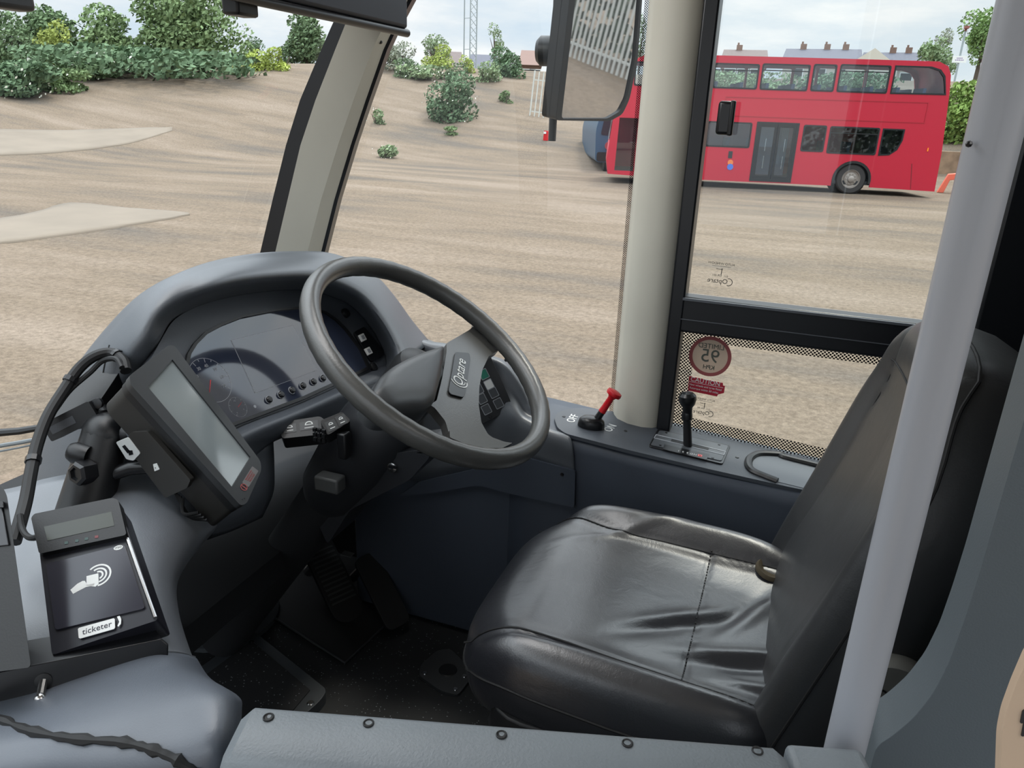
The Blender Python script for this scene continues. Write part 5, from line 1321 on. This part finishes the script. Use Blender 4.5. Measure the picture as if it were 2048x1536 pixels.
def machine_mount():
    root = thing('machine_mount', 'thick black post holding the ticket machine above the console', 'mount', onZ(165, 1020, 1.61))
    a = onZ(163, 1040, 1.60); d = (a-CP).dot(CF)
    b_ = at(212, 868, d+.02); t = b_
    ax = (t-a).normalized()
    MB().tube([a-ax*.02, a+ax*.01, a.lerp(t, .5), t], [.040, .038, .036, .033], 24).build('post', M_black, root)
    MB().ball(t, .034, 18).build('post_cap', M_black, root)
    # clamp nut on the side
    c = at(157, 947, d-.04); n_ = (CP-c).normalized(); n_ = V((n_.x*.4-.3, n_.y, n_.z*.3)).normalized()
    MB().lathe(c-n_*.02, n_, [(.018, 0), (.018, .022), (.014, .026), (.010, .026), (.009, .022), (0, .022)], 6).build('clamp_nut', M_blackm, root)
    MB().lathe(at(150, 905, d-.02), V((-.8, -.3, .2)), [(.014, -.02), (.016, 0), (.012, .008), (0, .009)], 16).build('wing_knob', M_black, root)
    # bracket arm to the machine
    MB().tube([t, t.lerp(TMM.translation, .5)-V((0, 0, .01)), TMM @ V((0, .02, -.066))], .014, 12).build('bracket_arm', M_black, root)
    MB().tube([a.lerp(t, .45), at(262, 935, d+.01), TMM @ V((-.01, -.04, -.066))], .011, 12).build('lower_strut', M_blackm, root)
machine_mount()
def receipt_box():
    d = 1.15; q = [at(86, 838, d), at(184, 826, d-.01), at(242, 736, d+.04), at(176, 742, d+.06)]
    c = sum(q, V())/4; nn = (q[1]-q[0]).cross(q[3]-q[0]).normalized(); nn = nn if nn.z > 0 else -nn
    root = thing('receipt_printer', 'flat black printer box behind the ticket machine, over the dash flank', 'printer', c-nn*.04)
    M = frame(c, q[2]-q[0], None, nn); pl = [to2(M, p) for p in q]
    MB().prism(rpoly(pl, .008), z0=-.032, z1=0, M=M).build('body', M_black, root, bevel=.003)
    f0, f1 = at(96, 865, d-.015), at(190, 818, d-.015)
    FMx = frame((f0+f1)/2, f1-f0, None, (CP-f0).normalized()*.6+V((-.2, -.6, -.1)))
    fr_ = MB().prism(rrect((f1-f0).length, .030, .003), z0=-.02, z1=.004, M=FMx).build('front_bar', M_black, root, bevel=.002)
    MB().prism(rrect((f1-f0).length*.5, .012, .001, 2, -.012, 0), z0=.004, z1=.0046, M=FMx).build('paper_slot', mat('slot_grey', (62, 64, 68), .4), fr_)
    MB().lathe(at(198, 806, d-.01), V((.3, -.9, .2)), [(.008, 0), (.008, .006), (.004, .007), (0, .007)], 12).build('bolt', M_blackm, root)
    MB().tube([c-nn*.02, at(205, 830, 1.15), at(212, 870, 1.16)], .013, 10).build('bracket', M_black, root)
receipt_box()
def cables():
    pts = [(252, 742, 1.16), (246, 722, 1.17), (222, 706, 1.18), (190, 712, 1.17), (158, 737, 1.16), (128, 780, 1.14), (96, 832, 1.11), (74, 890, 1.08), (62, 945, 1.05), (52, 1000, 1.02), (40, 1045, .99), (28, 1085, .97)]
    P = cat([at(*p) for p in pts], 60)
    o = MB().tube(P, .0085, 10).build('cable_loom', M_rubber); tag(o, 'thick black cable loom looping over the dash beside the ticket machine', 'cable')
    for i in (8, 24, 40):
        MB().tube([P[i], P[i+1]], .0105, 10).build('cable_tie', M_blackm, o)
    pts = [(244, 735, 1.15), (232, 718, 1.16), (205, 722, 1.17), (180, 745, 1.165), (140, 780, 1.15), (110, 820, 1.13)]
    MB().tube(cat([at(*p) for p in pts], 30), .0042, 8).build('thin_cable', M_rubber, o)
    o = MB().tube(cat([at(*p) for p in [(40, 1030, .985), (44, 1055, .975), (52, 1070, .965), (64, 1076, .955), (82, 1072, .95)]], 20), .004, 8).build('reader_cable', M_rubber)
    tag(o, 'thin black cable curling into the top of the card reader', 'cable')
cables()
def reader():
    q = [at(70, 1040, .915), at(238, 1004, .935), at(306, 1246, .835), at(100, 1306, .815)]
    c = sum(q, V())/4; nn = (q[1]-q[0]).cross(q[3]-q[0]).normalized(); nn = nn if nn.z > 0 else -nn
    root = thing('card_reader', 'black contactless card reader with a small display on the console', 'card reader', c-nn*.05)
    M = frame(c, q[1]-q[0], None, nn); P = lambda L_: pxpoly(M, L_)
    bk = mat('reader_plastic', (34, 35, 42), .32)
    MB().prism(rpoly(P([(72, 1046), (236, 1004), (316, 1240), (104, 1310)]), .004), z0=-.045, z1=0, M=M).build('body', bk, root, bevel=.003, seg=3)
    hd = MB().prism(rpoly(P([(68, 1042), (74, 1034), (230, 1002), (241, 1006), (258, 1076), (84, 1114)]), .004), z0=-.01, z1=.008, M=M).build('display_head', M_black, root, bevel=.003, seg=3)
    dz = .0080
    MB().prism(P([(94, 1060), (228, 1030), (234, 1058), (101, 1088)]), z0=dz-.001, z1=dz+.0004, M=M).build('display', M_lcd, hd)
    for i, (x, y) in enumerate(((138, 1092), (159, 1088), (178, 1084), (198, 1080))):
        MB().prism(P([(x-3, y-2), (x+4, y-3), (x+4, y+2), (x-3, y+3)]), z0=dz-.001, z1=dz+.0004, M=M).build('status_light', mat('status_dim', (40, 70, 66), .4) if i < 3 else mat('status_red', (110, 40, 44), .4), hd)
    pad = MB().prism(rpoly(P([(93, 1130), (250, 1090), (292, 1218), (112, 1262)]), .004), z0=0, z1=.0025, M=M).build('touch_pad', mat('pad_gloss', (40, 40, 50), .16, spec=.6), root, bevel=.001)
    pz = .0027
    def L(L_, nm, mt, par=pad, z=pz): return MB().prism(P(L_), z0=z-.0008, z1=z, M=M).build(nm, mt, par)
    zr = lambda L_: [(x/2.62, 950+y/2.62) for x, y in L_]
    # tap mark: arcs, card and hand
    cc_ = to2(M, onp(*zr([(520, 530)])[0], M.translation, nn)); e_ = to2(M, onp(*zr([(588, 510)])[0], M.translation, nn)); r = math.hypot(e_[0]-cc_[0], e_[1]-cc_[1]); a0 = math.degrees(math.atan2(e_[1]-cc_[1], e_[0]-cc_[0]))
    b = MB()
    for k, s_ in ((.40, 180), (.68, 210), (1.0, 225)): b.prism(arcband(*cc_, r*(k-.14), r*k, a0-s_*.42, a0+s_*.58, 24), z0=pz-.0008, z1=pz, M=M)
    b.build('wave_symbol', M_white, pad)
    L(zr([(458, 535), (520, 520), (522, 575), (505, 590), (458, 585)]), 'card_symbol', M_white)
    L(zr([(374, 607), (410, 575), (438, 560), (450, 560), (462, 582), (500, 572), (498, 584), (455, 592), (405, 618), (388, 628)]), 'hand_symbol', M_white)
    el = to2(M, onp(*zr([(624, 386)])[0], M.translation, nn)); er = to2(M, onp(*zr([(648, 383)])[0], M.translation, nn)); rr_ = math.hypot(er[0]-el[0], er[1]-el[1])
    ov = MB().prism([(el[0]+rr_*cos(t*pi/12), el[1]+rr_*.58*sin(t*pi/12)) for t in range(24)], z0=pz-.0008, z1=pz, M=M).build('oval_badge', M_white, pad)
    text('badge_lettering', 'ITSO', M @ Matrix.Translation((*el, pz+.0002)) @ Matrix.Rotation(rad(4), 4, 'Z'), rr_*.7, M_blackm, ov, depth=.0001)
    st = L(zr([(414, 812), (420, 806), (600, 756), (606, 760), (608, 804), (602, 812), (426, 862), (418, 858)]), 'maker_sticker', M_white, root, .0030)
    L(zr([(618, 748), (632, 743), (640, 760), (638, 785), (626, 800), (620, 796), (630, 775)]), 'sticker_swoosh', M_white, root, .0030)
    A, B = to2(M, onp(*zr([(428, 833)])[0], M.translation, nn)), to2(M, onp(*zr([(600, 783)])[0], M.translation, nn)); w = math.hypot(B[0]-A[0], B[1]-A[1])
    text('maker_lettering', 'ticketer', M @ Matrix.Translation(((A[0]+B[0])/2, (A[1]+B[1])/2, .0032)) @ Matrix.Rotation(math.atan2(B[1]-A[1], B[0]-A[0]), 4, 'Z'), w*.285, mat('navy_print', (30, 32, 50), .5), st, depth=.0001)
    MB().tube([M @ V((*p, .001)) for p in P([(255, 1078), (280, 1150), (311, 1236)])], .0022, 8).build('edge_trim', M_steel, root)
reader()
def tray():
    d = .79
    P = [at(-120, 1372, d), at(0, 1343, d), at(322, 1277, .845), at(336, 1290, .845), at(336, 1312, .845), at(0, 1420, d), at(-120, 1458, d)]
    c = at(160, 1345, .815); n_ = (P[2]-P[1]).cross(P[5]-P[1]).normalized(); n_ = n_ if n_.dot(CF) < 0 else -n_
    root = thing('reader_bracket', 'black metal bracket bar with a bolt in front of the card reader', 'bracket', c)
    M = frame(c, P[2]-P[1], None, n_); pl = [to2(M, p) for p in P]
    MB().prism(pl, z0=-.004, z1=0, M=M).build('front_lip', M_blackm, root, bevel=.001)
    sh = [(-120, 1372, d), (0, 1343, d), (322, 1277, .845), (300, 1240, .87), (0, 1290, .83), (-120, 1320, .82)]
    Q = [at(*p) for p in sh]; MB().add(Q+[p-V((0, 0, .003)) for p in Q], [(0, 1, 2, 3, 4, 5), (11, 10, 9, 8, 7, 6)]+[(i, (i+1) % 6, 6+(i+1) % 6, 6+i) for i in range(6)]).build('shelf', M_blackm, root)
    b0 = onp(87, 1362, c, n_); MB().lathe(b0, n_, [(.0075, .0), (.0085, .001), (.006, .002), (0, .002)], 16).build('washer', M_rubber, root)
    ax = (n_+V((0, -.1, -.7))).normalized()
    MB().tube([b0, b0+ax*.018], .0042, 10).ball(b0+ax*.020, .0062, 12).build('bolt', M_steel, root)
tray()
def cash_box():
    d = .80
    q = [(-110, 955), (2, 962), (14, 985), (56, 1296), (60, 1325), (-110, 1360)]
    c = at(10, 1150, d); n_ = (CP-c).normalized(); M = frame(c, (1, .1, 0), None, n_)
    root = thing('cash_unit', 'tall black box unit cut by the left edge beside the card reader', 'box', c-V((0, 0, .1)))
    MB().prism(rpoly(pxpoly(M, q), .006), z0=-.08, z1=0, M=M).build('housing', M_black, root, bevel=.004)
    MB().prism(pxpoly(M, [(-110, 1010), (4, 1012), (18, 1090), (-110, 1100)]), z0=0, z1=.003, M=M).build('side_plate', mat('box_grey', (70, 72, 76), .4), root, bevel=.001)
    MB().prism(pxpoly(M, [(-110, 995), (6, 998), (9, 1012), (-110, 1010)]), z0=0, z1=.006, M=M).build('rim', M_blackm, root, bevel=.001)
cash_box()

# ================================================================== CAB DOOR RAIL, POLE, PARTITION
def cab_door():
    zt = 1.73; A, B = onZ(478, 1415, zt), onZ(1580, 1501, zt); d = B-A; L_ = d.length; u = d.normalized(); w = V((-u.y, u.x, 0)); A = A+w*.006
    M = Matrix((u, w, V((0, 0, 1)))).transposed().to_4x4(); M.translation = A
    root = thing('cab_door', 'grey moulded half-height cab door with screw holes along its top rail', 'cab door', M @ V((L_/2, -.03, FLOOR-.4)))
    prof = [(0, -.75), (0, -.008), (-.002, -.003), (-.007, 0), (-.048, -.002), (-.056, -.006), (-.062, -.016), (-.064, -.75)]
    b = MB(); R = []
    for x, s_, dz in ((0.0, .6, -.02), (.003, .85, -.008), (.012, 1, 0), (L_*.5, 1, 0), (L_-.012, 1, 0), (L_-.003, .88, -.006), (L_, .7, -.016)):
        R.append([M @ V((x, -.032+(p[0]+.032)*s_, p[1]+(dz if p[1] > -.1 else 0))) for p in prof])
    b.grid(R); k = len(prof)
    b.add(R[0], [tuple(range(k))]); b.add(R[-1], [tuple(range(k))[::-1]])
    o = b.build('top_rail', M_rail, root, angle=40)
    for px, py in ((537, 1434), (737, 1446), (1003, 1469), (1255, 1486), (1515, 1501)):
        p = onZ(px, py, zt+.0002); q = MB().lathe(p, (0, 0, 1), [(0, -.0006), (.0030, -.0004), (.0040, .0006), (.0046, .0002), (.0046, -.002)], 16).build('screw_hole', M_rubber, root)
cab_door()
def post_base():
    p0, p1 = onZ(1593, 1484, 1.715), onZ(1700, 1492, 1.715); u = (p1-p0); u.z = 0; w = V((-u.y, u.x, 0)).normalized()
    M = frame(p0, u, (0, 0, 1)); zf = V((0, 0, 1))
    c = (p0+p1)/2-w*.03
    MX = Matrix((u.normalized(), w, zf)).transposed().to_4x4(); MX.translation = V((c.x, c.y, (1.715+FLOOR-.4)/2))
    o = MB().box((0, 0, 0), (u.length+.02, .06, 1.715-FLOOR+.4), MX).build('door_post', M_rail, bevel=.006, seg=3)
    tag(o, 'short grey moulded door post between the cab door rail and the pole foot', 'post')
post_base()
def pole():
    e0, e1 = ray(1843, 640), ray(1953, 640)
    m_ = ray(1898, 640); h = V((m_.x, m_.y)).normalized(); r = .0165
    w = (V((e0.x, e0.y)).normalized()).angle(V((e1.x, e1.y)).normalized())/2
    dist = r/sin(w); c = h*dist
    root = thing('grab_pole', 'vertical light grey grab pole in front of the seat back', 'pole', (c.x, c.y, FLOOR-.4))
    MB().cyl((c.x, c.y, FLOOR-.4), (c.x, c.y, 2.755), r, n=40).build('tube', M_pole, root)
    p = ray(1934, 288); q = V((p.x, p.y, 0)).normalized(); 
    MB().ball(CP+ray(1938, 288)*((c.length-.017)/V((p.x, p.y)).length), .0022, 8).build('rivet', M_blackm, root)
    MB().lathe((c.x, c.y, FLOOR-.4), (0, 0, 1), [(.04, 0), (.04, .008), (.022, .014), (.019, .03)], 24).build('floor_flange', M_pole, root)
pole()
def partition():
    Y = .68; sc_ = 1.048
    pl = [(.165, 2.70), (.166, 1.86), (.165, 1.815), (.163, 1.775), (.158, 1.74), (.149, 1.71), (.137, 1.685), (.126, 1.668), (.126, .6), (.9, .6), (.9, 2.70)]
    pl = [(x*sc_+.016, 2.2+(z-2.2)*sc_) for x, z in pl]
    M = frame((0, Y, 0), (1, 0, 0), (0, 0, 1))
    o = MB().prism(rpoly(pl, .01), z0=-.03, z1=.03, M=M).build('partition', M_part, bevel=.027, seg=6)
    tag(o, 'grey-blue moulded partition behind the driver seat with a curved lower edge', 'partition')
partition()
def beige():
    q = [(2003, 1470), (2012, 1425), (2032, 1370), (2062, 1300), (2200, 1290), (2200, 1650), (2012, 1650), (2000, 1560)]
    c = at(2030, 1430, .42); n_ = V((.1, -1, .25)).normalized(); M = frame(c, (1, .1, 0), None, n_)
    root = thing('beige_moulding', 'beige rounded moulding cut by the bottom right corner of the photo', 'moulding', c)
    MB().prism(rpoly(pxpoly(M, q), .004), z0=-.008, z1=0, M=M).build('body', mat('beige_plastic', (196, 172, 148), .6), root, bevel=.006, seg=3)
    for x, y in ((2042, 1432), (2044, 1458)): 
        MB().prism(rpoly(pxpoly(M, [(x-3, y+14), (x+2, y-12), (x+12, y-16), (x+12, y+12)]), .001), z0=-.001, z1=.0008, M=M).build('slot', M_blackm, root)
beige()

# ================================================================== HEADER BLIND, MIRROR, WIPER
def blind():
    X = -.82; root = thing('sun_blind', 'dark roller sun blind above the windscreen pillar', 'sun blind', onX(650, 40, X))
    e = onY(800, 72, 1.5); z0 = e.z
    MB().prism([(.02, 0), (.02, .05), (.01, .13), (-.10, .13), (-.10, .02)], z0=0, z1=.62, M=frame((X, 1.5, z0+.012), (1, 0, 0), (0, 0, 1), (0, -1, 0))).build('cassette', mat('blind_grey', (56, 60, 68), .6), root, bevel=.008)
    MB().cyl((X+.012, 1.508, z0+.006), (X+.012, .87, z0+.006), .008, n=12).build('pull_bar', M_blackm, root)
    q = onX(480, 5, X)
    b = MB()
    for i in range(6):
        p = onX(735+i*11, 45+i*3, X); b.tube([p+V((-.012, 0, -.006)), p+V((-.018, .006, .03))], .003, 6)
    b.build('fabric_folds', mat('blind_grey', (56, 60, 68), .6), root)
    p = onX(480, 8, X-.01); MB().box(p, (.03, .048, .034)).build('end_bracket', M_black, root, bevel=.004)
blind()
_c = at(8, -6, 1.5); _o = MB().box((_c.x, _c.y, _c.z), (.05, .10, .045)).build('header_unit', M_black, bevel=.010, seg=3)
tag(_o, 'dark rounded unit hanging at the top left corner above the windscreen', 'header unit')
def mirror():
    c = onY(1192, 110, 2.02); v = (c-CP).normalized(); tgt = V((.93, .33, -.12)).normalized(); n_ = (tgt-v).normalized()
    root = thing('wing_mirror', 'large black-framed outside mirror reflecting a fence and gravel', 'mirror', onY(1105, 275, 2.0))
    M = frame(c, V((0, 0, 1)).cross(n_), None, n_)
    # photo outline of the glass and of its frame
    gl = pxpoly(M, [(1152, -40), (1120, 236), (1212, 236), (1236, 222), (1250, 195), (1266, 120), (1276, 0), (1278, -40)])
    fr_ = pxpoly(M, [(1140, -42), (1108, 240), (1216, 242), (1242, 228), (1256, 198), (1272, 122), (1281, 0), (1283, -42)])
    MB().prism(rpoly(gl, .01), z0=-.004, z1=0, M=M).build('mirror_glass', M_chrome, root, smooth=False)
    MB().prism(rpoly(fr_, .012), [rpoly(gl, .01)], z0=-.022, z1=.006, M=M).build('rim', M_black, root, bevel=.002)
    MB().prism(rpoly(fr_, .012), z0=-.048, z1=-.018, M=M).build('housing', M_black, root, bevel=.010)
    b0, b1 = onY(1118, -60, 1.99), onY(1104, 282, 1.99)
    MB().tube([b0, onY(1113, 100, 1.99), b1], [.012, .012, .010], 12).build('arm', M_black, root)
    p = onY(1097, 102, 1.97)
    MB().lathe(p+V((-.02, .0, 0)), V((1, .1, 0)), [(0, -.012), (.026, -.010), (.036, .0), (.036, .035), (.03, .05), (0, .052)], 24).build('swivel', M_black, root)
mirror()
def wiper():
    A, B, C_ = at(-60, 868, 2.0), at(60, 860, 2.0), at(96, 852, 2.0)
    root = thing('wiper', 'windscreen wiper arm and blade outside at the left edge', 'wiper', B)
    MB().tube([at(-80, 872, 1.98), at(40, 862, 1.98), at(110, 850, 2.0)], [.012, .010, .008], 8).build('arm', M_black, root)
    MB().tube([at(-80, 905, 2.0), at(40, 885, 2.0), at(110, 872, 2.02)], .006, 8).tube([at(-80, 918, 2.0), at(40, 895, 2.0), at(110, 880, 2.02)], .003, 6).build('blade', mat('wiper_grey', (120, 126, 130), .4), root)
wiper()

# ================================================================== FOOTWELL
def fz(px, py, z=FLOOR): return onZ(px, py, z)
def footwell():
    m_ = mat('dark_rubber_mat', (24, 24, 25), .7, bump=.2, bscale=60)
    P = [fz(*p, FLOOR+.004) for p in [(690, 1326), (500, 1205), (640, 1090), (832, 1192)]]
    root = thing('floor_mat', 'worn black rubber mat under the pedals', 'floor mat', sum(P, V())/4)
    MB().prism([(p.x, p.y) for p in P], z0=FLOOR, z1=FLOOR+.006).build('sheet', m_, root)
    e = [fz(*p, FLOOR+.008) for p in [(500, 1205), (690, 1326), (832, 1192)]]
    MB().tube(e, .003, 6).build('edge_trim', mat('mat_edge', (60, 62, 64), .4), root)
    # hatch with tread plate
    H = [fz(*p, FLOOR+.03) for p in [(505, 1258), (655, 1378), (640, 1400), (560, 1470), (380, 1420), (390, 1340)]]
    hat = thing('tread_step', 'raised speckled tread panel in a grey frame near the cab door', 'step', sum(H, V())/6)
    MB().prism(rpoly([(p.x, p.y) for p in H], .02), z0=FLOOR, z1=FLOOR+.028).build('frame', mat('step_grey', (56, 60, 64), .5), hat, bevel=.006)
    T = [fz(*p, FLOOR+.03) for p in [(503, 1282), (620, 1380), (570, 1440), (380, 1430), (412, 1350)]]
    MB().prism([(p.x, p.y) for p in T], z0=FLOOR+.026, z1=FLOOR+.031).build('tread', M_hatch, hat)
    for p in ((621, 1405), (503, 1284)): 
        q = fz(*p, FLOOR+.03); MB().lathe((q.x, q.y, FLOOR+.029), (0, 0, 1), [(.008, 0), (.006, .002), (0, .002)], 12).build('screw', M_steel, hat)
    # cover plate beside the seat
    C_ = [fz(*p, FLOOR+.006) for p in [(874, 1302), (900, 1298), (925, 1322), (944, 1355), (916, 1392), (880, 1382), (838, 1352), (842, 1330)]]
    cp = thing('cover_plate', 'small dark floor cover plate with screws beside the seat base', 'cover plate', sum(C_, V())/8)
    MB().prism(rpoly([(p.x, p.y) for p in C_], .012), z0=FLOOR, z1=FLOOR+.008).build('plate', mat('plate_dark', (52, 54, 56), .5), cp, bevel=.003)
    for p in ((850, 1346), (929, 1352), (911, 1378)):
        q = fz(*p, FLOOR+.008); MB().lathe((q.x, q.y, FLOOR+.008), (0, 0, 1), [(.006, 0), (.005, .002), (0, .002)], 12).build('screw', M_steel, cp)
    q = fz(896, 1340, FLOOR+.008); MB().lathe((q.x, q.y, FLOOR+.008), (0, 0, 1), [(.022, 0), (.02, .0015), (0, .0015)], 20).build('cap', M_black, cp)
    # pedals
    A, B = fz(690, 1205, FLOOR+.06), fz(640, 1100, FLOOR+.16)
    pd = thing('brake_pedal', 'long ribbed black treadle pedal rising from the mat', 'pedal', A-V((0, 0, .06)))
    u = (B-A).normalized(); M = frame((A+B)/2, u, (0, 1, 0), None); n_ = V((0, 0, 1)); M = frame((A+B)/2, u, None, (n_-u*n_.dot(u)).normalized()); L_ = (B-A).length
    MB().prism(rrect(L_+.10, .085, .04, 8), z0=-.012, z1=0, M=M).build('plate', M_rubber, pd, bevel=.003)
    b = MB()
    for i in range(12): b.box((-L_*.45+i*L_*.085, 0, .001), (.005, .07, .004), M)
    b.build('tread_ribs', mat('rib_grey', (50, 52, 52), .5), pd)
    MB().cyl(M @ V((L_*.4, 0, -.01)), M @ V((L_*.4, 0, -.12)), .015, n=10).build('pivot', M_steel, pd)
    q = fz(765, 1180, FLOOR+.10)
    ac = thing('accelerator_pedal', 'dark accelerator pedal at the far side of the treadle pedal', 'pedal', (q.x, q.y, FLOOR))
    M2 = frame(q, u, None, (n_-u*n_.dot(u)).normalized()); MB().prism(rrect(.20, .07, .02), z0=-.01, z1=0, M=M2).build('plate', M_rubber, ac, bevel=.003)
    MB().cyl(M2 @ V((.08, 0, -.01)), M2 @ V((.08, 0, -.12)), .012, n=8).build('pivot', M_black, ac)
    k = fz(695, 1108, FLOOR+.16); MB().box(k, (.03, .02, .002), ).build('label', mat('dim_label', (96, 98, 98), .6), pd)
    # bellows boot
    g = fz(446, 1232); bt = thing('rubber_boot', 'black corrugated rubber boot at the foot of the console', 'boot', g)
    pr = []
    for i in range(8): pr += [(.115-.004*i, .03*i), (.100-.004*i, .03*i+.015)]
    MB().lathe(g, V((-.1, .05, 1)), pr+[(.06, .26), (0, .26)], 32).build('boot', M_rubber, bt, angle=80)
    MB().lathe(g, (0, 0, 1), [(.14, 0), (.14, .012), (.118, .02), (.118, 0)], 32).build('flange', mat('flange_grey', (60, 64, 68), .5), bt)
footwell()
